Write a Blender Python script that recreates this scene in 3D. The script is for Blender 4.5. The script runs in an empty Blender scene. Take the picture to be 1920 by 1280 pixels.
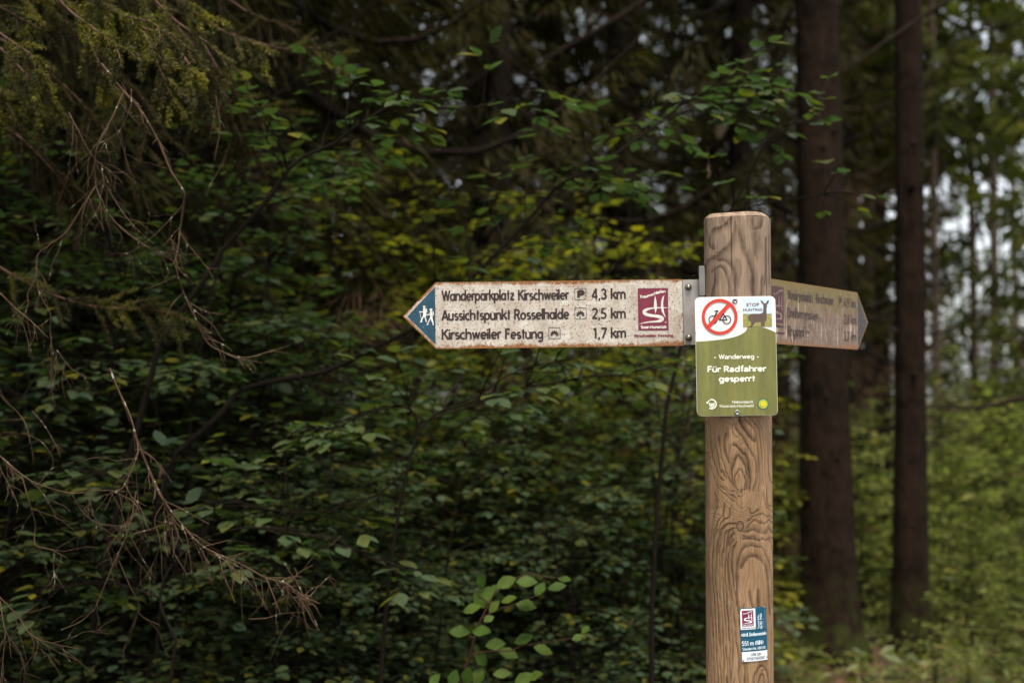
import bpy, math, random
import numpy as np
from mathutils import Vector, Matrix

# ------------------------------------------------------------------ camera, sky, sun, exposure
SC = bpy.context.scene
COL = SC.collection
F = 2667.0                                  # focal length in photo pixels (50 mm on 36 mm, 1920 wide)
PITCH = math.atan(102 / F)
CAM = np.array([0.0, 0.0, 1.6])
cd = bpy.data.cameras.new('camera')
cd.lens = 50; cd.sensor_width = 36; cd.clip_start = 0.05; cd.clip_end = 2000
cd.dof.use_dof = True; cd.dof.focus_distance = 2.96; cd.dof.aperture_fstop = 2.8
co = bpy.data.objects.new('camera', cd); COL.objects.link(co)
co.location = CAM; co.rotation_euler = (math.pi / 2 + PITCH, 0, 0)
SC.camera = co

SUN_EL, SUN_AZ = math.radians(68), math.radians(172)     # azimuth measured from +Y towards +X: high behind the camera
W = bpy.data.worlds.new('World'); SC.world = W; W.use_nodes = True
wn = W.node_tree
sky = wn.nodes.new('ShaderNodeTexSky'); sky.sky_type = 'NISHITA'; sky.sun_disc = False
sky.sun_elevation = SUN_EL; sky.sun_rotation = SUN_AZ
sky.air_density = 1.0; sky.dust_density = 1.5; sky.ozone_density = 1.0
bg = wn.nodes['Background']; bg.inputs['Strength'].default_value = 0.15
hs = wn.nodes.new('ShaderNodeHueSaturation'); hs.inputs['Saturation'].default_value = 0.28      # thin cloud cover: a paler sky
wn.links.new(sky.outputs[0], hs.inputs['Color']); wn.links.new(hs.outputs[0], bg.inputs['Color'])
sd = bpy.data.lights.new('sun', 'SUN'); sd.energy = 2.6; sd.angle = math.radians(18); sd.color = (1, 0.90, 0.72)
so = bpy.data.objects.new('sun', sd); COL.objects.link(so)
sv = Vector((math.sin(SUN_AZ) * math.cos(SUN_EL), math.cos(SUN_AZ) * math.cos(SUN_EL), math.sin(SUN_EL)))
so.rotation_euler = sv.to_track_quat('Z', 'Y').to_euler(); so.location = (0, -5, 12)
vs = SC.view_settings
vs.view_transform = 'Standard'; vs.look = 'None'; vs.exposure = 1.02; vs.gamma = 1.0; vs.use_curve_mapping = False
cy = SC.cycles
cy.max_bounces = 5; cy.diffuse_bounces = 3; cy.glossy_bounces = 2; cy.transmission_bounces = 3; cy.transparent_max_bounces = 8
cy.caustics_reflective = False; cy.caustics_refractive = False; cy.use_denoising = True

# ------------------------------------------------------------------ helpers
def at(px, py, Y):
    """world point seen at photo pixel (px, py) at depth Y"""
    dx, dy = (px - 960) / F, -(py - 640) / F
    c, s = math.cos(PITCH), math.sin(PITCH)
    d = np.array([dx, c - dy * s, s + dy * c])
    return CAM + d * (Y / d[1])

def srgb(r, g, b):
    f = lambda v: (v / 255 / 12.92) if v <= 10 else ((v / 255 + .055) / 1.055) ** 2.4
    return (f(r), f(g), f(b), 1)

def tag(o, label=None, cat=None, group=None, kind=None):
    if label: o['label'] = label
    if cat: o['category'] = cat
    if group: o['group'] = group
    if kind: o['kind'] = kind
    return o

def empty(name, loc=(0, 0, 0), rot=(0, 0, 0), label=None, cat=None, group=None):
    o = bpy.data.objects.new(name, None); COL.objects.link(o)
    o.location = loc; o.rotation_euler = rot; o.empty_display_size = .1
    return tag(o, label, cat, group)

class MB:
    """collects vertices and polygons of one mesh"""
    def __init__(s): s.v = []; s.n = 0; s.f = []; s.fs = []
    def add(s, v, f):
        v = np.asarray(v, float).reshape(-1, 3); f = np.asarray(f, int)
        s.v.append(v); s.f.append(f.reshape(-1) + s.n); s.fs.append(np.full(len(f), f.shape[1])); s.n += len(v)
    def ngon(s, v):
        s.add(v, [list(range(len(v)))])
    def mesh(s, name, m, smooth=False):
        me = bpy.data.meshes.new(name)
        if s.n:
            v = np.concatenate(s.v); f = np.concatenate(s.f); fs = np.concatenate(s.fs)
            me.vertices.add(len(v)); me.vertices.foreach_set('co', v.ravel())
            me.loops.add(len(f)); me.loops.foreach_set('vertex_index', f.astype(np.int32))
            me.polygons.add(len(fs)); st = np.concatenate([[0], np.cumsum(fs)[:-1]])
            me.polygons.foreach_set('loop_start', st.astype(np.int32)); me.polygons.foreach_set('loop_total', fs.astype(np.int32))
            if smooth: me.polygons.foreach_set('use_smooth', np.ones(len(fs), bool))
            me.update(calc_edges=True)
        me.materials.append(m)
        return me
    def build(s, name, m, parent=None, smooth=False):
        o = bpy.data.objects.new(name, s.mesh(name, m, smooth)); COL.objects.link(o)
        if parent is not None: o.parent = parent
        return o

def combined(name, pairs):
    """one mesh from several (collector, material) pairs"""
    mb = MB(); idx = []
    for k, (m_, _) in enumerate(pairs):
        mb.v += m_.v; mb.f += [q + mb.n for q in m_.f]; mb.fs += m_.fs; mb.n += m_.n; idx += [np.full(sum(len(q) for q in m_.fs), k)]
    me = mb.mesh(name, pairs[0][1])
    for _, m in pairs[1:]: me.materials.append(m)
    me.polygons.foreach_set('material_index', np.concatenate(idx).astype(np.int32)); return me

def nrm(v): return v / (np.linalg.norm(v, axis=-1, keepdims=True) + 1e-9)

def tube(mb, pts, rad, k=6, cap=False):
    pts = np.asarray(pts, float); n = len(pts)
    rad = np.full(n, rad) if np.isscalar(rad) else np.asarray(rad, float)
    if rad.shape[0] != n: rad = np.interp(np.linspace(0, 1, n), np.linspace(0, 1, len(rad)), rad)
    t = nrm(np.gradient(pts, axis=0)); mt = np.abs(t.mean(0))
    ref = np.zeros(3); ref[int(np.argmin(mt))] = 1
    a = nrm(np.cross(t, ref)); b = np.cross(t, a)
    th = np.linspace(0, 2 * np.pi, k, endpoint=False)
    v = pts[:, None] + rad[:, None, None] * (np.cos(th)[None, :, None] * a[:, None] + np.sin(th)[None, :, None] * b[:, None])
    i = np.arange(n - 1)[:, None] * k; j = np.arange(k)[None]; j2 = (j + 1) % k
    f = np.stack([i + j, i + j2, i + k + j2, i + k + j], -1).reshape(-1, 4)
    mb.add(v, f)
    if cap:
        mb.ngon(v[0][::-1]); mb.ngon(v[-1])

def smooth_path(p, m=6):
    """Catmull-Rom through the points (any number of columns)"""
    p = np.asarray(p, float)
    q = np.vstack([2 * p[0] - p[1], p, 2 * p[-1] - p[-2]])
    out = []
    for i in range(1, len(q) - 2):
        for t in np.linspace(0, 1, m, endpoint=False):
            out.append(.5 * (2 * q[i] + (q[i + 1] - q[i - 1]) * t + (2 * q[i - 1] - 5 * q[i] + 4 * q[i + 1] - q[i + 2]) * t * t + (3 * q[i] - q[i - 1] - 3 * q[i + 1] + q[i + 2]) * t ** 3))
    out.append(p[-1])
    return np.array(out)

# ------------------------------------------------------------------ materials
class NT:
    def __init__(s, name):
        s.m = bpy.data.materials.new(name); s.m.use_nodes = True; s.t = s.m.node_tree
        s.p = s.t.nodes['Principled BSDF']; s.out = s.t.nodes['Material Output']
    def n(s, typ, **kw):
        nd = s.t.nodes.new(typ)
        for k, v in kw.items():
            if k.startswith('i_'):
                key = k[2:]; key = int(key) if key.isdigit() else key.replace('_', ' ')
                nd.inputs[key].default_value = v
            else: setattr(nd, k, v)
        return nd
    def l(s, a, b): s.t.links.new(a, b)
    def noise(s, vec, scale, detail=3, rough=.55):
        nd = s.n('ShaderNodeTexNoise', i_Scale=scale, i_Detail=detail, i_Roughness=rough)
        if vec is not None: s.l(vec, nd.inputs['Vector'])
        return nd.outputs['Fac']
    def ramp(s, fac, stops, interp='LINEAR'):
        nd = s.n('ShaderNodeValToRGB'); r = nd.color_ramp; r.interpolation = interp
        while len(r.elements) < len(stops): r.elements.new(.5)
        for e, (p, c) in zip(r.elements, stops):
            e.position = p; e.color = c if not np.isscalar(c) else (c, c, c, 1)
        s.l(fac, nd.inputs['Fac']); return nd.outputs['Color']
    def mix(s, fac, a, b, mode='MIX'):
        nd = s.n('ShaderNodeMix', data_type='RGBA', blend_type=mode)
        for v, k in ((fac, 0), (a, 6), (b, 7)):
            if hasattr(v, 'node'): s.l(v, nd.inputs[k])
            else: nd.inputs[k].default_value = v
        return nd.outputs[2]
    def math(s, op, a, b=0.0, clamp=False):
        nd = s.n('ShaderNodeMath', operation=op, use_clamp=clamp)
        for v, k in ((a, 0), (b, 1)):
            if hasattr(v, 'node'): s.l(v, nd.inputs[k])
            else: nd.inputs[k].default_value = v
        return nd.outputs[0]
    def obj(s, scale=None):
        tc = s.n('ShaderNodeTexCoord').outputs['Object']
        if scale is None: return tc
        mp = s.n('ShaderNodeMapping'); mp.inputs['Scale'].default_value = scale
        s.l(tc, mp.inputs['Vector']); return mp.outputs[0]
    def sep(s, v):
        nd = s.n('ShaderNodeSeparateXYZ'); s.l(v, nd.inputs[0]); return nd.outputs
    def col(s, c):
        if hasattr(c, 'node'): s.l(c, s.p.inputs['Base Color'])
        else: s.p.inputs['Base Color'].default_value = c
    def bump(s, h, strength=.5, dist=.002):
        b = s.n('ShaderNodeBump', i_Strength=strength, i_Distance=dist)
        s.l(h, b.inputs['Height']); s.l(b.outputs[0], s.p.inputs['Normal'])
    def set(s, rough=.6, metal=0, spec=.5):
        s.p.inputs['Roughness'].default_value = rough; s.p.inputs['Metallic'].default_value = metal
        s.p.inputs['Specular IOR Level'].default_value = spec

def plain(name, c, rough=.6, metal=0, spec=.5, var=.12, scale=60):
    t = NT(name); t.set(rough, metal, spec)
    n = t.noise(t.obj(), scale, 4)
    k = t.ramp(n, [(.3, 1 - var), (.7, 1 + var)])
    t.col(t.mix(1.0, c, k, 'MULTIPLY')); return t.m

def leaf_mat(name, cols, trans=.35, rough=.38, spec=.5, tcol=None, shoots=0):
    """leaf: every leaf its own shade, a glossy skin and some light coming through"""
    t = NT(name); t.set(rough, 0, spec)
    g = t.n('ShaderNodeNewGeometry').outputs['Random Per Island']
    if shoots: g = t.ramp(t.noise(t.obj(), shoots, 3, .6), [(.32, 0), (.62, 1)])
    st = [(i / max(1, len(cols) - 1), c) for i, c in enumerate(cols)]
    c = t.ramp(g, st)
    oi = t.n('ShaderNodeObjectInfo').outputs['Random']
    k = t.ramp(oi, [(0, .75), (1, 1.25)])
    c = t.mix(1.0, c, k, 'MULTIPLY')
    nz = t.noise(t.obj(), 35, 3); c = t.mix(1.0, c, t.ramp(nz, [(.3, .8), (.7, 1.2)]), 'MULTIPLY')
    t.col(c)
    tr = t.n('ShaderNodeBsdfTranslucent')
    t.l(t.mix(1.0, c, tcol or (1.5, 1.6, .6, 1), 'MULTIPLY'), tr.inputs['Color'])
    mx = t.n('ShaderNodeMixShader', i_0=trans); t.l(t.p.outputs[0], mx.inputs[1]); t.l(tr.outputs[0], mx.inputs[2])
    t.l(mx.outputs[0], t.out.inputs['Surface']); return t.m

def bark_mat(name, dark, light, moss=0.0, vscale=(14, 14, 3.5)):
    t = NT(name); t.set(.95, 0, .06)
    v = t.obj(vscale); n1 = t.noise(v, 2.2, 6, .65); n2 = t.noise(t.obj((1, 1, 1)), 5, 3)
    c = t.ramp(n1, [(.3, dark), (.72, light)])
    c = t.mix(t.ramp(n2, [(.45, 0), (.75, .55)]), c, tuple(x * 1.35 for x in light[:3]) + (1,))
    n3 = t.noise(t.obj((2.2, 2.2, 5)), 2, 5, .7); c = t.mix(t.ramp(n3, [(.52, 0), (.66, .75)]), c, tuple(x * .6 for x in dark[:3]) + (1,))
    n4 = t.noise(t.obj((9, 9, 9)), 2.5, 3, .6); c = t.mix(t.ramp(n4, [(.62, 0), (.72, .5)]), c, (light[0] * 1.6, light[1] * 1.9, light[2] * 1.8, 1))
    if moss:
        z = t.sep(t.obj())[2]
        f = t.math('SUBTRACT', 1.0, t.math('DIVIDE', z, moss), True)
        f = t.math('MULTIPLY', f, t.ramp(t.noise(t.obj(), 9, 4), [(.42, 0), (.58, 1)]))
        c = t.mix(f, c, (.035, .042, .01, 1))
    t.col(c); t.bump(n1, .9, .03); return t.m

def lichen_wood(name, dark, light):
    """dry twigs: grey-brown bark with pale lichen flecks"""
    t = NT(name); t.set(.9, 0, .1)
    n1 = t.noise(t.obj(), 22, 3); c = t.ramp(n1, [(.3, dark), (.7, light)])
    n2 = t.noise(t.obj(), 60, 2); c = t.mix(t.ramp(n2, [(.64, 0), (.69, 1)]), c, (.34, .33, .26, 1))
    t.col(c); return t.m

M = {}
M['beech'] = leaf_mat('beech leaf', [(.040, .060, .025, 1), (.055, .088, .048, 1), (.062, .084, .030, 1), (.074, .108, .058, 1), (.058, .085, .042, 1), (.070, .098, .036, 1), (.086, .104, .032, 1), (.076, .090, .028, 1), (.17, .15, .014, 1)], .36, .4, .38, (1.05, 1.45, .6, 1))
M['beech_light'] = leaf_mat('gap-lit beech leaf', [(.09, .11, .018, 1), (.135, .15, .022, 1), (.18, .185, .026, 1), (.26, .235, .024, 1)], .5, .4, .4)  # brightness of the canopy gap put into a lighter leaf colour
M['sunny'] = leaf_mat('sunlight-toned shrub leaf', [(.09, .115, .034, 1), (.15, .18, .05, 1), (.21, .22, .06, 1), (.34, .32, .08, 1)], .5, .34, .5, (1.2, 1.5, .7, 1))  # sunlight on the right-hand shrubs painted in as brighter leaves
M['beech_near'] = leaf_mat('young beech leaf', [(.030, .058, .010, 1), (.042, .074, .012, 1), (.056, .082, .014, 1)], .3, .55, .10)
M['beech_teal'] = leaf_mat('broad beech leaf', [(.05, .08, .036, 1), (.065, .10, .048, 1), (.075, .105, .035, 1), (.10, .12, .03, 1)], .32, .5, .25)
M['undergrowth'] = leaf_mat('undergrowth leaf', [(.05, .07, .018, 1), (.10, .12, .028, 1), (.13, .13, .035, 1)], .4, .5, .4)
M['needle'] = leaf_mat('spruce needle', [(.022, .022, .007, 1), (.036, .034, .010, 1), (.050, .046, .012, 1), (.040, .027, .014, 1)], .3, .6, .08)
M['needle_far'] = leaf_mat('backlit-tone spruce needle', [(.05, .062, .020, 1), (.085, .10, .028, 1), (.125, .13, .035, 1)], .55, .6, .1)  # paler than the near needles: backlight on far crowns put into the colour
M['needle_near'] = leaf_mat('fresh spruce needle', [(.022, .025, .008, 1), (.038, .040, .010, 1), (.07, .072, .012, 1), (.16, .155, .018, 1)], .3, .5, .2, None, 9)
M['dead_needle'] = leaf_mat('dry spruce twig', [(.030, .019, .011, 1), (.048, .029, .016, 1), (.07, .044, .025, 1)], .1, .85, .05, (1, 1, 1, 1))
M['dead_leaf'] = plain('withered leaf', (.13, .06, .03, 1), .7)
M['twig'] = plain('beech twig', (.012, .009, .006, 1), .85, 0, .08, var=.3)
M['twig_red'] = plain('reddish twig', (.085, .032, .02, 1), .6, var=.2)
M['dry'] = lichen_wood('dry twig', (.050, .031, .019, 1), (.108, .068, .042, 1))
M['bark'] = bark_mat('spruce bark', (.008, .0050, .0034, 1), (.025, .0155, .0105, 1), .55)
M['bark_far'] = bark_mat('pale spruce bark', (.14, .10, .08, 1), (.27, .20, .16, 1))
M['bark_dark'] = bark_mat('dark spruce bark', (.012, .009, .007, 1), (.035, .026, .02, 1))

# ------------------------------------------------------------------ ground
rng = np.random.default_rng(7)
def ground_z(x, y):
    return .05 * np.sin(x * 1.3 + .4) * np.sin(y * .9) + .03 * np.sin(x * 3.1 + y * 2.2) + .02 * np.sin(7 * x - 5 * y)
gx = np.concatenate([[-420, -150, -60], np.linspace(-24, 24, 161), [60, 150, 420]]); gy = np.concatenate([[-160, -40], np.linspace(-6, 42, 161), [70, 140, 260, 600]])
X, Y = np.meshgrid(gx, gy); Z = np.where((np.abs(X) < 25) & (Y < 45) & (Y > -7), ground_z(X, Y), 0)
g = MB(); nx, ny = len(gx), len(gy); ii = (np.arange(ny - 1)[:, None] * nx + np.arange(nx - 1)[None]).ravel()
g.add(np.stack([X, Y, Z], -1), np.stack([ii, ii + 1, ii + nx + 1, ii + nx], -1))
t = NT('forest floor'); t.set(.95, 0, .2)
c = t.ramp(t.noise(t.obj(), 3.5, 8, .7), [(.25, (.022, .014, .008, 1)), (.5, (.06, .036, .02, 1)), (.75, (.11, .065, .035, 1))])
c = t.mix(t.ramp(t.noise(t.obj(), .8, 5), [(.45, 0), (.6, .9)]), c, (.035, .045, .012, 1)); t.col(c)
t.bump(t.noise(t.obj(), 14, 6), 1, .04)
tag(g.build('ground', t.m, smooth=True), kind='structure')

# ------------------------------------------------------------------ leaves in bulk
LEAF_V = np.array([(0, 0, 0), (.2, .17, .03), (.5, .27, .045), (.8, .16, .02), (1, 0, -.05), (.8, -.16, .02), (.5, -.27, .045), (.2, -.17, .03), (.33, 0, -.01), (.7, 0, -.02)])
LEAF_F3 = [(0, 8, 1), (0, 7, 8), (9, 4, 3), (9, 5, 4)]
LEAF_F4 = [(8, 9, 2, 1), (9, 3, 2, 2), (8, 7, 6, 9), (9, 6, 5, 5)]
def add_leaves(mb, P, D, N, L, wide=1.0):
    """P base points, D directions, N rough normals, L lengths"""
    P, D, N, L = (np.asarray(a, float) for a in (P, D, N, L))
    if len(P) == 0: return
    D = nrm(D); S = nrm(np.cross(N, D)); Nn = np.cross(D, S)
    n = len(P); v = P[:, None] + L[:, None, None] * (LEAF_V[None, :, 0:1] * D[:, None] + wide * LEAF_V[None, :, 1:2] * S[:, None] + LEAF_V[None, :, 2:3] * Nn[:, None])
    f3 = np.array(LEAF_F3 + [(8, 9, 1), (9, 2, 1), (9, 3, 2), (8, 7, 9), (9, 7, 6), (9, 6, 5)])
    f = (np.arange(n)[:, None, None] * 10 + f3[None]).reshape(-1, 3)
    mb.add(v, f)

def spray(R, lv, tw, p, d, length, leaf, r0, droop=.12, flat=.2, spread=.5, lev=0, up=np.array([0, 0, 1.])):
    """one flat beech branch: an axis, alternate side twigs, alternate leaves"""
    step = leaf * .75; n = max(3, int(length / step)); p = np.array(p, float); d = nrm(np.array(d, float)); pts = [p.copy()]; side = R.choice([-1, 1])
    for i in range(n):
        fr = i / n
        d = nrm(d + R.normal(0, .09, 3) + np.array([0, 0, -droop * step / length * 2]))
        p = p + d * step; pts.append(p.copy())
        h = nrm(np.cross(up, d)); side = -side
        if lev < 1 and fr > .12 and fr < .93:
            tl = length * spread * (1 - fr * .75) * R.uniform(.6, 1.1)
            if tl > leaf * 1.6:
                dd = d * .7 + h * side * .8 + np.array([0, 0, R.normal(0, .12)])
                spray(R, lv, tw, p, dd, tl, leaf, r0 * .45, droop, flat, spread, lev + 1, up)
        if lev > 0 or fr > .5:
            ld = d * .6 + h * side * .85 + R.normal(0, .22, 3) * np.array([1, 1, .4]) + np.array([0, 0, -.08])
            ld[2] = min(.25, max(-.35, ld[2])); lv.append((p, ld, up + R.normal(0, flat, 3), leaf * R.uniform(.5, 1.18)))
    d = np.array([d[0], d[1], min(.25, max(-.35, d[2]))]); lv.append((p, d, up + R.normal(0, flat, 3), leaf))
    tw.append((np.array(pts), r0))

def flush_leaves(mb, lv, wide=1.0):
    add_leaves(mb, [a[0] for a in lv], [a[1] for a in lv], [a[2] for a in lv], [a[3] for a in lv], wide)

def beech_mesh(seed, H, Rad, nb, leaf, mat, wide=1.0):
    """bush-like young beech: several stems with flat leafy branches -> (foliage mesh, stem mesh)"""
    R = np.random.default_rng(seed); lv, tw = [], []; st = MB()
    stems = []
    for k in range(3):
        a = R.uniform(0, 6.28); lean = R.uniform(.05, .22)
        hh = H * R.uniform(.75, 1.0); z = np.linspace(0, hh, 9)
        x = np.cos(a) * lean * z + .05 * np.sin(z * 3 + k); y = np.sin(a) * lean * z + .05 * np.cos(z * 2.6 + k)
        pts = np.stack([x, y, z], -1); stems.append(pts); tube(st, pts, [.012, .003], 6)
    for i in range(nb):
        s = stems[i % 3]; fr = R.uniform(.06, .98); h = fr * 8; j = min(7, int(h)); p = s[j] + (s[j + 1] - s[j]) * (h - j)
        az = i * 2.4 + R.uniform(-.4, .4); ln = Rad * (1.05 - .55 * fr) * R.uniform(.65, 1.1)
        d = np.array([math.cos(az), math.sin(az), R.uniform(.0, .35) + .3 * fr])
        spray(R, lv, tw, p, d, ln, leaf, .006, .16)
    fo = MB(); flush_leaves(fo, lv, wide)
    for pts, r in tw: tube(st, pts, [r, r * .3], 3)
    return fo.mesh('foliage', M[mat]), st.mesh('stem', M['twig'])

def place(name, meshes, loc, rz, sc, label, cat, group, names=('foliage', 'stem')):
    o = empty(name, loc, (0, 0, rz), label, cat, group); o.scale = (sc, sc, sc)
    for nm, me in zip(names, meshes):
        c = bpy.data.objects.new(nm, me); COL.objects.link(c); c.parent = o
    return o

# ------------------------------------------------------------------ spruces
def needle_strips(mb, P, D, N, L, Wd):
    P, D, N = (np.asarray(a, float) for a in (P, D, N)); L = np.asarray(L); Wd = np.asarray(Wd)
    D = nrm(D); S = nrm(np.cross(N, D)); n = len(P)
    a = P; b = P + D * L[:, None] * .45 + S * Wd[:, None] * .5; c = P + D * L[:, None]; e = P + D * L[:, None] * .45 - S * Wd[:, None] * .5
    v = np.stack([a, b, c, e], 1); mb.add(v, np.arange(n * 4).reshape(n, 4))

def spruce_mesh(seed, H, z0, Rad, nb, ns, mat, deadz=0.0, spr=(.12, .30), wid=.05, zfine=0.0):
    """crown of drooping boughs with hanging sprays, dry lower boughs below deadz"""
    R = np.random.default_rng(seed); P, D, N, L, Wd = [], [], [], [], []; dP, dD, dN, dL, dW = [], [], [], [], []
    br = MB()
    for i in range(nb):
        fr = (i + R.uniform(0, 1)) / nb; fr = fr ** 1.15; z = z0 + (H - z0) * fr
        az = i * 2.4 + R.uniform(-.5, .5); ln = Rad * ((1 - fr) ** .75 * .95 + .05) * R.uniform(.6, 1.1)
        h = np.array([math.cos(az), math.sin(az), 0]); up0 = .28 - .5 * (1 - fr)
        u = np.linspace(0, 1, 8); pts = np.array([0, 0, z]) + h * (ln * u)[:, None]; pts[:, 2] += ln * (up0 * u - .25 * np.sin(u * 3.1) * (1 - fr) + .18 * u ** 3)
        tube(br, pts, [.02 + .01 * ln, .004], 4)
        s = np.array([-h[1], h[0], 0]); dead = z < deadz
        fine = z < zfine; m = max(8, int(ns * (ln / Rad + .15) * (2.6 if fine else 1)))
        uu = R.uniform(.15, 1, m) ** .8; pos = np.stack([np.interp(uu, u, pts[:, k]) for k in range(3)], -1)
        off = R.uniform(-1, 1, m) * (1.02 - uu) * ln * .42 + R.normal(0, .03, m)
        pos = pos + s * off[:, None]; pos[:, 2] -= np.abs(off) * .25 + np.abs(R.normal(0, .05, m))
        hang = R.uniform(.15, 1.0, m)
        d = h[None] * R.uniform(.2, 1, m)[:, None] + s[None] * (np.sign(off) * R.uniform(.1, .9, m))[:, None] + np.array([0, 0, -1.])[None] * hang[:, None]
        nn = np.array([0, 0, 1.])[None] + R.normal(0, .5, (m, 3)) + h[None] * .6
        l = R.uniform(*spr, m); w = R.uniform(.6, 1.3, m) * wid
        if fine: l = l * .75; w = w * .36
        if dead: dP.append(pos); dD.append(d); dN.append(nn); dL.append(l * 1.2); dW.append(w * .35)
        else: P.append(pos); D.append(d); N.append(nn); L.append(l); Wd.append(w)
    cr = MB(); needle_strips(cr, np.concatenate(P), np.concatenate(D), np.concatenate(N), np.concatenate(L), np.concatenate(Wd))
    out = [combined('crown', [(cr, M[mat]), (br, M['bark_dark'])])]
    if dP:
        de = MB(); needle_strips(de, np.concatenate(dP), np.concatenate(dD), np.concatenate(dN), np.concatenate(dL), np.concatenate(dW))
        out.append(de.mesh('dry_twigs', M['dead_needle']))
    return out

def trunk_mesh(seed, H, r, mat, flare=.5, stubs=0, k=20):
    R = np.random.default_rng(seed); mb = MB(); n = 60 if flare else 14
    z = np.concatenate([np.linspace(-.15, 2.5, n), np.linspace(2.8, H, 22)])
    rad = r * (1 - .92 * np.clip(z, 0, H) / H) * (1 + flare * np.exp(-np.clip(z, 0, 9) / .22) + .12 * np.exp(-np.clip(z, 0, 9) / 1.2))
    th = np.linspace(0, 2 * np.pi, k, endpoint=False)
    ph = R.uniform(0, 6.28, 6)
    ripple = 1 + .025 * np.sin(3 * th[None] + ph[0] + z[:, None] * .4) + .02 * np.sin(7 * th[None] + ph[1] + z[:, None] * 1.3) + .015 * np.sin(5 * z[:, None] + 2 * th[None] + ph[3])
    root = 1 + .28 * flare * np.exp(-np.clip(z, 0, 9) / .25)[:, None] * np.sin(5 * th[None] + ph[2])
    rr = rad[:, None] * ripple * root
    wob = np.stack([.012 * np.sin(z * .8 + ph[4]), .012 * np.cos(z * .7 + ph[5])], -1) * (1 if r > .08 else .6)
    v = np.stack([rr * np.cos(th)[None] + wob[:, :1], rr * np.sin(th)[None] + wob[:, 1:], np.repeat(z[:, None], k, 1)], -1)
    nn = len(z); i = np.arange(nn - 1)[:, None] * k; j = np.arange(k)[None]; j2 = (j + 1) % k
    mb.add(v, np.stack([i + j, i + j2, i + k + j2, i + k + j], -1).reshape(-1, 4))
    return mb.mesh('trunk', M[mat], True)

def stub_part(parent, R, r, n, zr=(.5, 5)):
    """dead branch stubs on a trunk, each a part"""
    for i in range(n):
        z = R.uniform(*zr); a = R.uniform(-2.9, -.2); rr = r * (1 - .04 * z)
        p = np.array([math.cos(a) * rr * .85, math.sin(a) * rr * .85, z]); d = np.array([math.cos(a), math.sin(a), .25])
        mb = MB(); ln = R.uniform(.02, .07); tube(mb, [p, p + d * ln * .6, p + d * ln], [.022, .014, .006], 7, True); mb.build('branch_stub', M['bark_dark'], parent, True)
# ------------------------------------------------------------------ wooden post
R_POST = .0698
PX0 = at(1384, 742, 3.0)[0]
Z_TOP = at(1384, 412, 3.0)[2]
nS, nZ = 260, 900
zz = np.linspace(Z_TOP - 1.18, Z_TOP, nZ); th = np.linspace(-np.pi, np.pi, nS, endpoint=False)
S_ = 62 * th[None, :] + 0 * zz[:, None]                      # arc position round the post, in grain units
Q_ = (742 - (zz[:, None] - 1.6) * 911) + 0 * th[None, :]     # height, in grain units, growing downwards
nr = np.random.default_rng(3)
def wave(s, q, ls, lq, n=9):
    o = 0
    for _ in range(n):
        a = nr.uniform(0, 6.28); k = nr.uniform(.5, 1.5)
        o = o + np.sin(s * k * math.cos(a) * 6.28 / ls + q * k * math.sin(a) * 6.28 / lq + nr.uniform(0, 6.28))
    return o / math.sqrt(n)
ss = lambda a, b, x: np.clip((x - a) / (b - a), 0, 1) ** 2 * (3 - 2 * np.clip((x - a) / (b - a), 0, 1))
S2 = S_ + 4.5 * wave(S_, Q_, 60, 150) + 1.5 * wave(S_, Q_, 18, 70); Q2 = Q_ + 5 * wave(S_, Q_, 60, 120) + 1.6 * wave(S_, Q_, 22, 40)
ds = S2 - 20; hyp = lambda d, b: np.sqrt(d * d + b * b) - b
lowF = -np.sqrt((ds * np.where(ds > 0, 1.1, .95)) ** 2 + (np.clip(1062 - Q2, 0, 999) * .34) ** 2 + 9) / 5.6
q2 = Q2 - 905; d2 = S2 + 8 - .16 * np.clip(-q2 - 20, 0, 999) * 1.0
mid = np.sqrt((d2 * np.where(d2 > 0, 1.0, .8)) ** 2 + (q2 * np.where(q2 < 0, .23, .75)) ** 2) / 6.2
mid = mid + .45 * np.sin(mid * 1.9 + .8) + .9 * wave(S_, Q_, 40, 110) * ss(2.0, 6.0, mid)
lowF = lowF + .8 * wave(S_, Q_, 45, 160) + .35 * np.sin(lowF * 2.3)
wL = ss(945, 1000, Q2)
v = mid * (1 - wL) + (16 + lowF) * wL
v = v + 2.6 * np.exp(-((S_ + 7) ** 2 + ((Q_ - 985) * .8) ** 2) / 14 ** 2)
top = 1.35 * wave(S_, Q_, 95, 260, 7) + .5 * wave(S_, Q_, 40, 120, 7) + .028 * S_ + 1.1 * np.exp(-((S_ + 38) / 18) ** 2 - ((Q_ - 455) / 32) ** 2) * 2 + .9 * np.exp(-((S_ + 34) / 20) ** 2 - ((Q_ - 545) / 45) ** 2)
wT = 1 - ss(575, 700, Q_)
v = v * (1 - wT) + (top * .5 + 6) * wT
knot = np.sqrt(((S_ + 7.5) / 7) ** 2 + ((Q_ - 985) / 10.5) ** 2)
knot = np.minimum(knot, np.sqrt(((S_ + 9.5) / 2.2) ** 2 + ((Q_ - 929) / 2.6) ** 2) + .35)
knot = np.minimum(knot, np.sqrt(((S_ + 8) / 1.6) ** 2 + ((Q_ - 966) / 2.0) ** 2) + .4)
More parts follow.
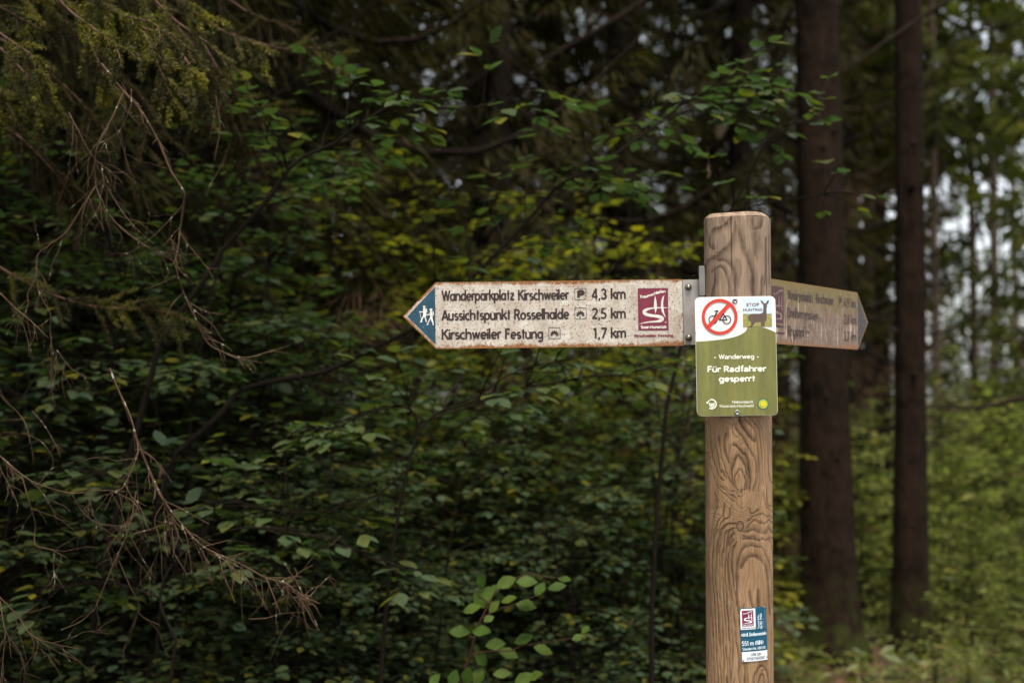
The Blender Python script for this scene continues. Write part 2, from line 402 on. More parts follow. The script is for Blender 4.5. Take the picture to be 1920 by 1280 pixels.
# the year rings of the front face, followed line by line from the photograph: (points, half width in grain units)
def zl(k, ox, oy, pts): return [(62 * math.asin(max(-.995, min(.995, (ox + x / k - 1385) / 62.5))), oy + y / k) for x, y in pts]
LN = []
for w_, pts in ((1.4, [(325, 830), (318, 770), (330, 720), (350, 680), (380, 740), (395, 790), (385, 835)]), (2.2, [(345, 868), (310, 835), (295, 760), (300, 680), (312, 600), (345, 568), (380, 620), (405, 690), (416, 760), (405, 830), (370, 868)]), (3.4, [(312, 598), (345, 572), (378, 612)]), (3.0, [(310, 480), (370, 530), (412, 600), (436, 700), (440, 780), (425, 845)]),
                (2.8, [(308, 300), (350, 380), (410, 460), (450, 540), (485, 610), (496, 700), (490, 800), (465, 855)]), (5.5, [(345, 262), (385, 335), (430, 400), (478, 432)]), (1.6, [(400, 255), (450, 310), (490, 370), (502, 450), (515, 560), (521, 680), (525, 800), (515, 860)]), (1.5, [(450, 258), (500, 320), (530, 420), (545, 560), (551, 700), (555, 820)]), (1.4, [(500, 258), (545, 340), (566, 460), (576, 600), (581, 760), (600, 850)]),
                (3.4, [(245, 380), (226, 450), (236, 540), (262, 620)]), (1.6, [(190, 405), (200, 520), (216, 620), (250, 740), (292, 800)]), (1.3, [(160, 430), (175, 560), (200, 680), (240, 772)]), (1.3, [(132, 440), (150, 600), (182, 720), (220, 790)]), (1.2, [(118, 560), (130, 680), (160, 780)]), (1.2, [(170, 820), (230, 900), (300, 960)]), (1.0, [(190, 815), (260, 890), (320, 940)]), (1.0, [(230, 840), (290, 880), (330, 905)]),
                (2.2, [(640, 370), (652, 520), (660, 650), (667, 770)]), (1.8, [(603, 480), (612, 650), (624, 760), (664, 830)]), (2.0, [(588, 860), (600, 980), (645, 1012)]), (1.6, [(560, 880), (572, 960), (610, 1030), (655, 1060)]), (2.0, [(425, 1015), (440, 1055), (480, 1050), (512, 1022)]), (2.4, [(405, 1185), (460, 1130), (515, 1138), (555, 1158), (620, 1135), (664, 1170)]), (3.8, [(395, 1218), (450, 1200), (510, 1208), (560, 1232), (620, 1212), (660, 1250)]), (2.0, [(420, 1120), (470, 1085), (540, 1070), (600, 1100), (660, 1110)]),
                (2.2, [(380, 1250), (420, 1268), (480, 1262), (560, 1284), (640, 1290), (665, 1330)]), (2.4, [(320, 1148), (262, 1140), (222, 1185), (190, 1260), (180, 1400)]), (1.8, [(305, 1190), (255, 1205), (226, 1280), (215, 1400)]), (1.6, [(300, 1225), (270, 1250), (255, 1330)]), (1.6, [(270, 1010), (262, 1080), (215, 1130), (180, 1230)]), (1.5, [(225, 990), (215, 1080), (170, 1150), (150, 1280)]), (1.3, [(160, 900), (175, 1000), (150, 1100), (130, 1280)])):
    LN.append((w_, zl(4.57, 1300, 730, pts)))
for w_, pts in ((3.0, [(232, 900), (228, 780), (238, 690), (262, 642), (305, 632), (352, 652), (385, 720), (400, 800), (402, 930)]), (4.6, [(250, 730), (275, 692), (320, 690), (360, 722), (376, 790), (384, 860), (388, 960)]), (2.2, [(258, 600), (310, 604), (372, 604), (408, 650), (416, 740)]), (2.0, [(222, 615), (202, 700), (214, 800), (228, 900), (240, 1000), (252, 1120), (262, 1280)]), (1.8, [(210, 600), (188, 700), (198, 820), (214, 950), (228, 1100), (240, 1280)]),
                (3.4, [(285, 850), (290, 900), (300, 930)]), (2.6, [(322, 840), (330, 930)]), (1.6, [(405, 640), (413, 760), (411, 900), (416, 1100), (412, 1290)]), (1.4, [(394, 930), (397, 1100), (392, 1290)]), (1.8, [(258, 900), (256, 1010), (266, 1150), (276, 1290)]), (2.4, [(300, 1290), (310, 1230), (340, 1190), (372, 1230), (380, 1290)]), (1.8, [(325, 1290), (342, 1235), (358, 1290)])):
    LN.append((w_, zl(2.509, 1280, 770, pts)))
for k_ in range(7):
    x0 = 116 + 13 * k_; LN.append((1.15 + .25 * (k_ % 3), zl(2.509, 1280, 770, [(x0 + 14, 560), (x0, 660), (x0 - 2, 800), (x0 + 6, 950), (x0 + 12, 1100), (x0 + 16, 1290)])))
TOPL = [(4.5, [(415, 195), (370, 260), (320, 300), (225, 330), (195, 400), (188, 480), (230, 560)]), (6.0, [(500, 195), (480, 330), (450, 440), (400, 540), (310, 630), (215, 690), (160, 740)]), (6.0, [(500, 280), (550, 430), (590, 580), (640, 720), (690, 900), (700, 1180)]), (4.2, [(170, 760), (225, 705), (300, 690), (400, 745), (455, 850), (475, 1000), (465, 1180)]), (3.4, [(225, 860), (270, 800), (320, 800), (365, 880), (400, 1010), (412, 1180)]), (5.0, [(245, 840), (250, 960), (225, 1100), (215, 1180)]),
        (8.0, [(720, 380), (740, 520), (730, 640)]), (3.0, [(885, 420), (880, 640), (875, 860), (860, 1010)]), (4.0, [(825, 950), (815, 1080), (800, 1180)]), (3.0, [(940, 400), (930, 700), (945, 1000)]), (3.0, [(140, 330), (160, 480), (150, 640)]), (5.0, [(690, 200), (700, 330), (800, 300), (830, 200)])]
LNT = [(w_, zl(6.74, 1300, 380, pts)) for w_, pts in TOPL]
wob_s = S_ + .9 * wave(S_, Q_, 22, 40) + .5 * wave(S_, Q_, 7, 22); wob_q = Q_ + 1.6 * wave(S_, Q_, 26, 44) + .7 * wave(S_, Q_, 9, 14)
def lines_field(lines, sharp):
    out = np.zeros_like(S_)
    for w_, pts in lines:
        q = smooth_path(pts, 4); a, c_ = q[:-1], q[1:]; pad = w_ * 4 + 4
        m0 = (wob_q > q[:, 1].min() - pad) & (wob_q < q[:, 1].max() + pad) & (wob_s > q[:, 0].min() - pad) & (wob_s < q[:, 0].max() + pad)
        if not m0.any(): continue
        s_, q_ = wob_s[m0], wob_q[m0]; best = np.full(s_.shape, 1e9); side = np.zeros(s_.shape); stg = nr.uniform(.85, 1.05)
        for (ax, ay), (bx, by) in zip(a, c_):
            dx, dy = bx - ax, by - ay; L2 = dx * dx + dy * dy + 1e-9; u = np.clip(((s_ - ax) * dx + (q_ - ay) * dy) / L2, 0, 1)
            d = np.hypot(s_ - ax - u * dx, q_ - ay - u * dy); sg = np.sign((s_ - ax) * dy - (q_ - ay) * dx); side = np.where(d < best, sg, side); best = np.minimum(best, d)
        prof = np.where(side > 0, np.clip(1.0 - best / (2.9 * w_), 0, 1) ** 1.25, np.clip(1.0 - best / (1.0 * w_), 0, 1) ** .8)
        out[m0] = np.maximum(out[m0], prof * stg)
    return out
band = np.maximum(lines_field(LN, 2.0) * (1 - wT), lines_field(LNT, 2.0) * wT)
front = 1 - ss(1.15, 1.5, np.abs(th))[None, :] + 0 * S_
post = MB()
vx = np.stack([R_POST * np.sin(th)[None] + 0 * zz[:, None], -R_POST * np.cos(th)[None] + 0 * zz[:, None], zz[:, None] + 0 * th[None]], -1)
i = np.arange(nZ - 1)[:, None] * nS; j = np.arange(nS)[None]; j2 = (j + 1) % nS
post.add(vx, np.stack([i + j, i + j2, i + nS + j2, i + nS + j], -1).reshape(-1, 4))
# chamfer, flat top and the buried lower shaft
def ring(r, z): return np.stack([r * np.sin(th), -r * np.cos(th), np.full(nS, z) + .0012 * np.sin(th * 3)], -1)
rings = [(R_POST, Z_TOP), (R_POST - .0015, Z_TOP + .0015), (R_POST - .0095, Z_TOP + .009), (R_POST - .0115, Z_TOP + .0098), (.03, Z_TOP + .0102), (.001, Z_TOP + .0102)]
rv = np.concatenate([ring(*a) for a in rings]); m_ = len(rings); i = np.arange(m_ - 1)[:, None] * nS
post.add(rv, np.stack([i + j, i + j2, i + nS + j2, i + nS + j], -1).reshape(-1, 4))
lo = np.concatenate([ring(R_POST, -.3), ring(R_POST, zz[0])]); post.add(lo, np.stack([j, j2, nS + j2, nS + j], -1).reshape(-1, 4))
t = NT('weathered pine'); t.set(.78, 0, .28)
ra = t.n('ShaderNodeAttribute', attribute_name='ring').outputs['Fac']; ka = t.n('ShaderNodeAttribute', attribute_name='knot').outputs['Fac']; ta = t.n('ShaderNodeAttribute', attribute_name='upper').outputs['Fac']
fine = t.noise(t.obj((220, 220, 18)), 1, 4, .6)
fr = t.math('FRACT', t.math('ADD', ra, t.math('MULTIPLY', t.math('SUBTRACT', fine, .5), .22)))
late = t.ramp(fr, [(0, 0), (.36, .05), (.66, .55), (.86, 1), (.94, .8), (1, 0)])
ba = t.n('ShaderNodeAttribute', attribute_name='band').outputs['Fac']; fa = t.n('ShaderNodeAttribute', attribute_name='front').outputs['Fac']
faint = t.math('MULTIPLY', late, .38); traced = t.math('MAXIMUM', faint, ba)
late = t.math('ADD', t.math('MULTIPLY', traced, fa), t.math('MULTIPLY', late, t.math('SUBTRACT', 1.0, fa)))
fade = t.ramp(t.noise(t.obj((16, 16, 7)), 1, 4, .6), [(.3, .65), (.55, 1)]); late = t.math('MULTIPLY', late, fade)
fuzz = t.ramp(t.noise(t.obj((330, 330, 26)), 1, 3, .7), [(.5, 0), (.68, .45)])
cl = t.mix(late, srgb(158, 126, 93), srgb(60, 39, 25)); cu = t.mix(late, srgb(151, 130, 111), srgb(69, 51, 41))
c = t.mix(ta, cl, cu)
c = t.mix(t.math('MULTIPLY', fuzz, t.ramp(t.noise(t.obj((20, 20, 9)), 1, 3), [(.42, .2), (.6, 1)])), c, srgb(206, 176, 150))
drk = t.ramp(t.noise(t.obj((260, 260, 14)), 1, 3, .7), [(.58, 0), (.7, .5)]); c = t.mix(drk, c, srgb(84, 60, 46))
c = t.mix(1.0, c, t.ramp(t.noise(t.obj((55, 55, 3.0)), 1, 5, .6), [(.25, .78), (.75, 1.16)]), 'MULTIPLY')
c = t.mix(1.0, c, t.ramp(fine, [(.25, .85), (.75, 1.12)]), 'MULTIPLY')
saw = t.noise(t.obj((40, 40, 420)), 1, 2); c = t.mix(1.0, c, t.ramp(saw, [(.35, .965), (.65, 1.03)]), 'MULTIPLY')
crk = t.noise(t.obj((190, 190, 2.2)), 1, 1, .4); crack = t.math('MULTIPLY', t.ramp(crk, [(.29, 1), (.315, 0)]), ta)
c = t.mix(t.math('MULTIPLY', crack, .8), c, srgb(60, 42, 34))
kk = t.ramp(ka, [(.0, srgb(150, 122, 104)), (.45, srgb(120, 92, 76)), (.7, srgb(128, 98, 80)), (.85, srgb(52, 34, 26)), (.95, srgb(48, 32, 24)), (1, srgb(140, 108, 86))])
c = t.mix(t.ramp(ka, [(.9, 1), (1, 0)]), c, kk)
yel = t.ramp(t.noise(t.obj((30, 30, 1.6)), 1, 3), [(.6, 0), (.72, .4)]); c = t.mix(yel, c, srgb(150, 122, 62))
wet = t.ramp(t.noise(t.obj((9, 9, 2)), 1, 4), [(.3, .72), (.65, 1.08)]); c = t.mix(1.0, c, wet, 'MULTIPLY')
t.col(c)
hgt = t.math('ADD', t.math('MULTIPLY', late, -.8), t.math('ADD', t.math('MULTIPLY', crack, -3), t.math('MULTIPLY', fine, .8)))
t.bump(hgt, .8, .0016)
po = empty('wooden_post', (PX0, 3.0, 0), label='round weathered wooden post with a chamfered top carrying all the signs', cat='post')
pm = post.build('shaft', t.m, po, True)
me = pm.data; nv = len(me.vertices); extra = nv - nS * nZ
for nm, arr, fill in (('ring', v, None), ('band', band, None), ('front', front, None), ('knot', np.minimum(knot, 1.0), 1.0), ('upper', wT, None)):
    a = me.attributes.new(nm, 'FLOAT', 'POINT'); tail = np.full(extra, fill) if fill is not None else np.concatenate([np.tile(arr[-1], m_), np.tile(arr[0], 2)])
    a.data.foreach_set('value', np.concatenate([arr.ravel(), tail]).astype(np.float32))
for k in range(nS):
    pass
for p in me.polygons[-(nS * m_):]: p.use_smooth = False

# ------------------------------------------------------------------ flat artwork
class Flat:
    """polygons of one colour on a panel; local x right, z up, -y towards the viewer"""
    def __init__(s, y): s.mb = MB(); s.y = y; s.k = 0; s.map = None
    def poly(s, pts, dy=None):
        pts = np.asarray(pts, float)
        if dy is None: s.k = (s.k + 1) % 7; dy = -.00003 * s.k
        v = np.stack([pts[:, 0], np.full(len(pts), s.y + dy), pts[:, 1]], -1)
        if s.map: v = s.map(v)
        s.mb.ngon(v)
    def rect(s, x0, z0, x1, z1, n=1):
        for a in range(n):
            l = x0 + (x1 - x0) * a / n; r = x0 + (x1 - x0) * (a + 1) / n
            s.poly([(l, z0), (r, z0), (r, z1), (l, z1)], 0)
    def line(s, pts, w, closed=False):
        """ribbon along a smooth line; w a number or one half-width pair per point"""
        p = np.asarray(pts, float); n = len(p); w = np.full(n, w) if np.isscalar(w) else np.asarray(w, float)
        if closed: t_ = np.roll(p, -1, 0) - np.roll(p, 1, 0)
        else: t_ = np.gradient(p, axis=0)
        t_ = nrm(t_); q = np.stack([-t_[:, 1], t_[:, 0]], -1); a = p + q * w[:, None] / 2; b = p - q * w[:, None] / 2
        s.k = (s.k + 1) % 7; y = s.y - .00003 * s.k
        v = np.concatenate([np.stack([a[:, 0], np.full(n, y), a[:, 1]], -1), np.stack([b[:, 0], np.full(n, y), b[:, 1]], -1)])
        if s.map: v = s.map(v)
        m = n if closed else n - 1; i = np.arange(m); i2 = (i + 1) % n
        s.mb.add(v, np.stack([i, n + i, n + i2, i2], -1))
    def disc(s, x, z, r, n=40): s.poly([(x + r * math.cos(a), z + r * math.sin(a)) for a in np.linspace(0, 2 * math.pi, n, endpoint=False)])
    def ring(s, x, z, r, w, a0=0, a1=360, n=48):
        if a1 - a0 >= 360: s.line([(x + r * math.cos(a), z + r * math.sin(a)) for a in np.linspace(0, 2 * math.pi, n, endpoint=False)], w, True)
        else: s.line([(x + r * math.cos(a), z + r * math.sin(a)) for a in np.radians(np.linspace(a0, a1, n))], w)
    def build(s, name, m, parent): return s.mb.build(name, m, parent)

def A(cx, cy_, rx, ry, a0, a1, n=14):
    a = np.radians(np.linspace(a0, a1, n)); return [(cx + rx * math.cos(t), cy_ + ry * math.sin(t)) for t in a]
O_ = lambda cx, cy_, rx, ry: A(cx, cy_, rx, ry, 0, 360, 22)
G = {  # narrow geometric sign letters: strokes on a cap height of 1, and the advance
 'a': ([O_(.15, .34, .15, .285), [(.31, 0), (.31, .68)]], .43), 'b': ([[(0, 0), (0, 1.04)], O_(.16, .34, .15, .285)], .43),
 'c': ([A(.16, .34, .16, .285, 52, 308)], .36), 'd': ([O_(.15, .34, .15, .285), [(.31, 0), (.31, 1.04)]], .43),
 'e': ([[(.02, .345), (.31, .345)], A(.16, .34, .155, .285, 0, 312, 18)], .42), 'f': ([[(.09, 0), (.09, .84)] , A(.22, .84, .13, .15, 180, 85, 8), [(0, .63), (.2, .63)]], .27),
 'g': ([O_(.15, .34, .15, .285), [(.31, .68), (.31, -.08)], A(.16, -.08, .15, .17, 0, -150, 10)], .43), 'h': ([[(0, 0), (0, 1.04)], A(.15, .44, .145, .19, 180, 0), [(.295, .44), (.295, 0)]], .42),
 'i': ([[(0, 0), (0, .68)], [(0, .82), (0, .96)]], .13), 'k': ([[(0, 0), (0, 1.04)], [(.28, .68), (.03, .35)], [(.1, .42), (.31, 0)]], .37), 'l': ([[(0, 0), (0, 1.04)]], .13),
 'm': ([[(0, 0), (0, .68)], A(.125, .46, .125, .17, 180, 0), [(.25, .46), (.25, 0)], A(.375, .46, .125, .17, 180, 0), [(.5, .46), (.5, 0)]], .63),
 'n': ([[(0, 0), (0, .68)], A(.145, .44, .145, .19, 180, 0), [(.29, .44), (.29, 0)]], .42), 'o': ([O_(.16, .34, .16, .285)], .44),
 'p': ([[(0, -.3), (0, .68)], O_(.16, .34, .15, .285)], .43), 'r': ([[(0, 0), (0, .68)], A(.14, .45, .14, .18, 180, 62, 9)], .26),
 's': ([A(.12, .48, .105, .14, 38, 268, 12), A(.12, .2, .115, .14, 90, -142, 12)], .33), 't': ([[(.09, 0), (.09, .92)], [(0, .63), (.19, .63)]], .27),
 'u': ([[(0, .68), (0, .24)], A(.145, .24, .145, .19, 180, 360), [(.29, .68), (.29, 0)]], .42), 'w': ([[(0, .68), (.11, .03)], [(.11, .03), (.22, .66)], [(.22, .66), (.33, .03)], [(.33, .03), (.44, .68)]], .54),
 'z': ([[(0, .63), (.27, .63)], [(.25, .63), (.01, .05)], [(0, .05), (.28, .05)]], .37), 'v': ([[(0, .68), (.14, .03)], [(.14, .03), (.28, .68)]], .38),
 'ö': ([O_(.16, .34, .16, .285), [(.08, .82), (.08, .96)], [(.24, .82), (.24, .96)]], .44), 'α': ([A(.15, .47, .14, .16, 150, 0, 9), [(.29, .47), (.29, 0)], O_(.145, .2, .145, .145), [(.15, .345), (.29, .345)]], .43), 'ü': ([[(0, .68), (0, .24)], A(.145, .24, .145, .19, 180, 360), [(.29, .68), (.29, 0)], [(.06, .82), (.06, .96)], [(.23, .82), (.23, .96)]], .42),
 'W': ([[(0, 1), (.15, .03)], [(.15, .03), (.29, .96)], [(.29, .96), (.43, .03)], [(.43, .03), (.58, 1)]], .66), 'K': ([[(0, 0), (0, 1)], [(.35, 1), (.03, .5)], [(.11, .6), (.38, 0)]], .45),
 'A': ([[(0, 0), (.2, .98)], [(.2, .98), (.4, 0)], [(.07, .3), (.33, .3)]], .48), 'R': ([[(0, 0), (0, 1)], [(0, .945), (.13, .945)], A(.13, .72, .17, .225, 90, -90, 12), [(.13, .495), (0, .495)], [(.13, .5), (.33, 0)]], .42),
 'F': ([[(0, 0), (0, 1)], [(0, .945), (.28, .945)], [(0, .52), (.25, .52)]], .37), 'D': ([[(0, 0), (0, 1)], [(0, .945), (.1, .945)], A(.1, .5, .27, .445, 90, -90, 16), [(.1, .055), (0, .055)]], .5),
 'P': ([[(0, 0), (0, 1)], [(0, .945), (.13, .945)], A(.13, .71, .17, .235, 90, -90, 12), [(.13, .475), (0, .475)]], .4), 'S': ([A(.17, .72, .15, .23, 38, 268, 12), A(.17, .27, .165, .22, 90, -142, 12)], .43),
 'T': ([[(.16, 0), (.16, 1)], [(0, .945), (.32, .945)]], .4), 'H': ([[(0, 0), (0, 1)], [(.36, 0), (.36, 1)], [(0, .52), (.36, .52)]], .5), 'N': ([[(0, 0), (0, 1)], [(0, .98), (.36, .02)], [(.36, 0), (.36, 1)]], .5),
 'M': ([[(0, 0), (.04, 1)], [(.04, 1), (.24, .1)], [(.24, .1), (.44, 1)], [(.44, 1), (.48, 0)]], .6), 'U': ([[(0, 1), (0, .28)], A(.17, .28, .17, .225, 180, 360), [(.34, .28), (.34, 1)]], .48), 'E': ([[(0, 0), (0, 1)], [(0, .945), (.28, .945)], [(0, .52), (.25, .52)], [(0, .055), (.28, .055)]], .38),
 'I': ([[(0, 0), (0, 1)]], .14), '0': ([O_(.17, .5, .165, .445)], .46), '1': ([[(.12, 0), (.12, 1)], [(.12, .97), (0, .8)]], .3), '2': ([A(.16, .73, .155, .215, 165, -35, 12), [(.3, .6), (.02, .05)], [(0, .055), (.33, .055)]], .43),
 '3': ([A(.14, .73, .145, .215, 150, -90, 12), A(.14, .275, .165, .225, 90, -150, 12)], .42), '4': ([[(.27, 0), (.27, 1)], [(.27, .98), (.0, .25)], [(0, .25), (.37, .25)]], .46), '5': ([[(.06, .945), (.3, .945)], [(.07, .97), (.03, .5)], A(.13, .31, .175, .26, 120, -140, 14)], .42),
 '6': ([O_(.16, .29, .155, .24), [(.03, .38), (.21, 1)]], .43), '7': ([[(0, .945), (.34, .945)], [(.32, .94), (.09, 0)]], .42), '8': ([O_(.16, .72, .13, .22), O_(.16, .27, .16, .225)], .43), '9': ([O_(.16, .71, .155, .24), [(.29, .62), (.11, 0)]], .43),
 ',': ([[(.05, .1), (0, -.14)]], .17), '.': ([[(.03, 0), (.03, .13)]], .17), '-': ([[(0, .36), (.2, .36)]], .3), '/': ([[(0, -.05), (.24, 1.05)]], .34), ':': ([[(0, 0), (0, .13)], [(0, .5), (0, .63)]], .16),
 '(': ([A(.3, .45, .28, .62, 140, 220, 10)], .25), ')': ([A(-.12, .45, .28, .62, 40, -40, 10)], .28), ' ': ([], .24)}
def text_width(s): return sum(G[c][1] for c in s) - .12
def stroke_text(fl, s, x0, x1, base, cap, w=.125, fn=None):
    """letters from x0 to x1 (squeezed to fit) standing on base"""
    k = (x1 - x0) / text_width(s) if x1 is not None else cap; x = x0
    for c in s:
        st, adv = G[c]
        for p in st:
            q = [(x + a * k, base + b * cap) for a, b in p]
            if fn: q = [fn(*u) for u in q]
            fl.line(q, w * (cap + k * .6) / 1.6 if c != ' ' else w)
        x += adv * k

def font_text(fl, s, x0, x1, base, cap, bold=0.0, ref='H', shear=0):
    """solid letters of the built-in typeface fitted between x0 and x1"""
    def raw(body):
        cu = bpy.data.curves.new('text', 'FONT'); cu.body = body; cu.offset = bold; cu.resolution_u = 3
        o = bpy.data.objects.new('text', cu); COL.objects.link(o); dg = bpy.context.evaluated_depsgraph_get(); dg.update()
        me = bpy.data.meshes.new_from_object(o.evaluated_get(dg)); v = np.array([p.co[:2] for p in me.vertices]); f = [list(p.vertices) for p in me.polygons]
        bpy.data.objects.remove(o); bpy.data.curves.remove(cu); bpy.data.meshes.remove(me); return v, f
    v, f = raw(s); h, _ = raw(ref); hh = h[:, 1].max() - max(0, h[:, 1].min())
    sx = (x1 - x0) / (v[:, 0].max() - v[:, 0].min()); x = x0 + (v[:, 0] - v[:, 0].min()) * sx; z = base + v[:, 1] * cap / hh
    w3 = np.stack([x, np.full(len(x), fl.y), z], -1)
    if fl.map: w3 = fl.map(w3)
    n0 = fl.mb.n; fl.mb.v.append(w3); fl.mb.n += len(w3)
    for q in f: fl.mb.f.append(np.array(q) + n0); fl.mb.fs.append(np.array([len(q)]))

LOGO_S = [(815, 556, 5), (760, 556, 10), (700, 556, 17), (580, 557, 24), (480, 569, 36), (400, 597, 54), (373, 632, 66), (402, 670, 64), (480, 695, 54), (580, 709, 52), (665, 728, 66), (700, 765, 84), (668, 800, 58), (580, 814, 36), (450, 822, 24), (350, 838, 16), (270, 858, 4)]
LOGO_H1 = [(583, 325), (603, 420), (612, 490), (612, 545), (605, 590), (583, 668), (568, 590), (556, 535), (560, 470), (565, 420)]
LOGO_H2 = [(754, 318), (739, 390), (731, 470), (733, 560), (746, 650), (776, 746), (742, 700), (702, 630), (686, 540), (691, 450), (714, 370)]
def emblem(parent, x0, z0, x1, z1, y, mr, mw, words=True, mp=None):
    """maroon panel with a white S crossed by two blades"""
    f = lambda u, v: (x0 + (u - 258) / 567 * (x1 - x0), z1 - (v - 187) / 793 * (z1 - z0)); sc = (x1 - x0) / 567
    b = Flat(y); b.map = mp; b.rect(x0, z0, x1, z1, 6 if mp else 1); panel = b.build('emblem', mr, parent)
    w = Flat(y - .0005); w.map = mp
    sm = smooth_path(LOGO_S, 4); w.line([f(a[0], a[1]) for a in sm], sm[:, 2] * sc)
    for h in (LOGO_H1, LOGO_H2): w.poly([f(*p) for p in h])
    def warp(x, z):
        u = (x - x0) / (x1 - x0); return (x, z + (z1 - z0) * (.125 * u - .02 * math.sin(u * 6.28)))
    stroke_text(w, 'Traumschleifen', *[x0 + a * (x1 - x0) for a in (.07, .91)], z1 - (z1 - z0) * .235, (z1 - z0) * .068, .2, warp)
    stroke_text(w, 'Saar-Hunsrück', *[x0 + a * (x1 - x0) for a in (.09, .92)], z0 + (z1 - z0) * .05, (z1 - z0) * .066, .22)
    w.ring(*f(770, 828), 12 * sc, 5 * sc, n=14)
    w.build('emblem_drawing', mw, panel); return panel

def plate(name, outline, y0, y1, m, parent):
    """a cut metal sheet with thickness"""
    mb = MB(); o = np.asarray(outline, float); n = len(o)
    a = np.stack([o[:, 0], np.full(n, y0), o[:, 1]], -1); b = np.stack([o[:, 0], np.full(n, y1), o[:, 1]], -1)
    mb.ngon(a); mb.ngon(b[::-1])
    i = np.arange(n); i2 = (i + 1) % n; mb.add(np.concatenate([a, b]), np.stack([i2, i, n + i, n + i2], -1))
    return mb.build(name, m, parent)

def round_rect(x0, z0, x1, z1, r, n=7):
    o = []
    for cx, cz, a in ((x1 - r, z1 - r, 0), (x0 + r, z1 - r, 90), (x0 + r, z0 + r, 180), (x1 - r, z0 + r, 270)):
        o += [(cx + r * math.cos(math.radians(a + k)), cz + r * math.sin(math.radians(a + k))) for k in np.linspace(0, 90, n)]
    return o[::-1]

def dome(parent, name, x, y, z, r, h, m, star=False, nrm_dir=None, washer=None):
    """round bolt or screw head standing on a panel"""
    mb = MB(); k = 20; prof = [(1.0, 0), (1.0, .25), (.9, .62), (.66, .88), (.34, 1.0)] if not star else [(1.0, 0), (1.0, .35), (.86, .62), (.55, .72), (.50, .40), (.2, .36)]
    th_ = np.linspace(0, 2 * np.pi, k, endpoint=False); V = []
    for a, b in prof:
        rr = r * a * (1 + (.12 * np.sign(np.sin(6 * th_)) if star and a in (.55, .50) else 0)); V.append(np.stack([x + rr * np.cos(th_), np.full(k, y - h * b), z + rr * np.sin(th_)], -1))
    V = np.concatenate(V); n = len(prof); i = np.arange(n - 1)[:, None] * k; j = np.arange(k)[None]; j2 = (j + 1) % k
    mb.add(V, np.stack([i + j2, i + j, i + k + j, i + k + j2], -1).reshape(-1, 4)); mb.ngon(V[-k:])
    if washer:
        a = np.stack([x + washer * np.cos(th_), np.full(k, y - .0012), z + washer * np.sin(th_)], -1); b = a.copy(); b[:, 1] = y
        mb.ngon(a[::-1]); mb.add(np.concatenate([a, b]), np.stack([j, k + j, k + j2, j2], -1).reshape(-1, 4))
    return mb.build(name, m, parent, not star)

# ------------------------------------------------------------------ sign surfaces
def enamel(name, base, base2, speck, rust_amt, half, green=0, streak=0, dark=1.0, tip=None):
    """weathered white sign face: mottled paint, dirt specks, rust and lichen along the edges"""
    t = NT(name); t.set(.55, 0, .4); o = t.obj(); x, y, z = t.sep(o)
    vec = t.obj((1, 1, .22)) if streak else o
    c = t.mix(t.ramp(t.noise(o, 26, 6, .7), [(.32, 0), (.66, 1)]), base, base2)
    c = t.mix(t.ramp(t.noise(vec, 150, 4, .7), [(.52, 0), (.66, .7)]), c, tuple(a * .62 for a in base2[:3]) + (1,))
    if streak: c = t.mix(t.ramp(t.noise(t.obj((1, 1, .12)), 110, 3, .6), [(.56, 0), (.68, .8)]), c, srgb(205, 188, 172))
    pink = t.ramp(t.noise(o, 38, 4), [(.54, 0), (.72, .3)]); c = t.mix(pink, c, srgb(176, 128, 104))
    sp = t.ramp(t.noise(vec, 200, 5, .75), [(.565, 0), (.61, speck)]); c = t.mix(sp, c, srgb(66, 50, 38))
    edge = t.math('DIVIDE', t.math('SUBTRACT', half, t.math('ABSOLUTE', z)), .017)          # 0 at the rim, 1 inside
    if tip:                                       # the two slanting rims of the pointed end
        xt, xs = tip; ln = math.hypot(half, abs(xt - xs)); sg = 1 if xs > xt else -1
        dd = t.math('SUBTRACT', t.math('MULTIPLY', t.math('SUBTRACT', x, xt), sg * half / ln), t.math('MULTIPLY', t.math('ABSOLUTE', z), abs(xt - xs) / ln))
        edge = t.math('MINIMUM', edge, t.math('DIVIDE', dd, .012))
    e1 = t.math('SUBTRACT', 1.0, edge, True)
    n = t.math('ADD', t.math('MULTIPLY', t.noise(t.obj((1, 1, .7)), 95, 6, .8), .75), t.math('MULTIPLY', t.ramp(t.noise(t.obj((1, 1, .5)), 11, 4), [(.36, 0), (.62, 1)]), .20))
    rf = t.math('MULTIPLY', t.ramp(t.math('ADD', t.math('MULTIPLY', e1, t.math('ADD', .30, t.math('MULTIPLY', t.ramp(z, [(.5, 0), (.52, 1)]), .14))), t.math('MULTIPLY', n, .75)), [(.52, 0), (.61, 1)]), rust_amt)
    rc = t.ramp(t.noise(o, 190, 4, .7), [(.3, srgb(84, 52, 26)), (.5, srgb(132, 84, 44)), (.62, srgb(168, 118, 70)), (.75, srgb(196, 178, 154))])
    c = t.mix(rf, c, rc)
    if green: c = t.mix(t.math('MULTIPLY', t.ramp(t.math('ADD', t.math('MULTIPLY', t.math('DIVIDE', z, half), .28), t.noise(o, 55, 5, .7)), [(.48, 0), (.7, 1)]), green), c, srgb(112, 98, 40))
    rim = t.ramp(edge, [(0, 1), (.13, 0)]); c = t.mix(t.math('MULTIPLY', rim, .8), c, srgb(128, 88, 34))
    if dark != 1: c = t.mix(1.0, c, (dark, dark, dark, 1), 'MULTIPLY')
    t.col(c); t.bump(n, .3, .0006); return t.m

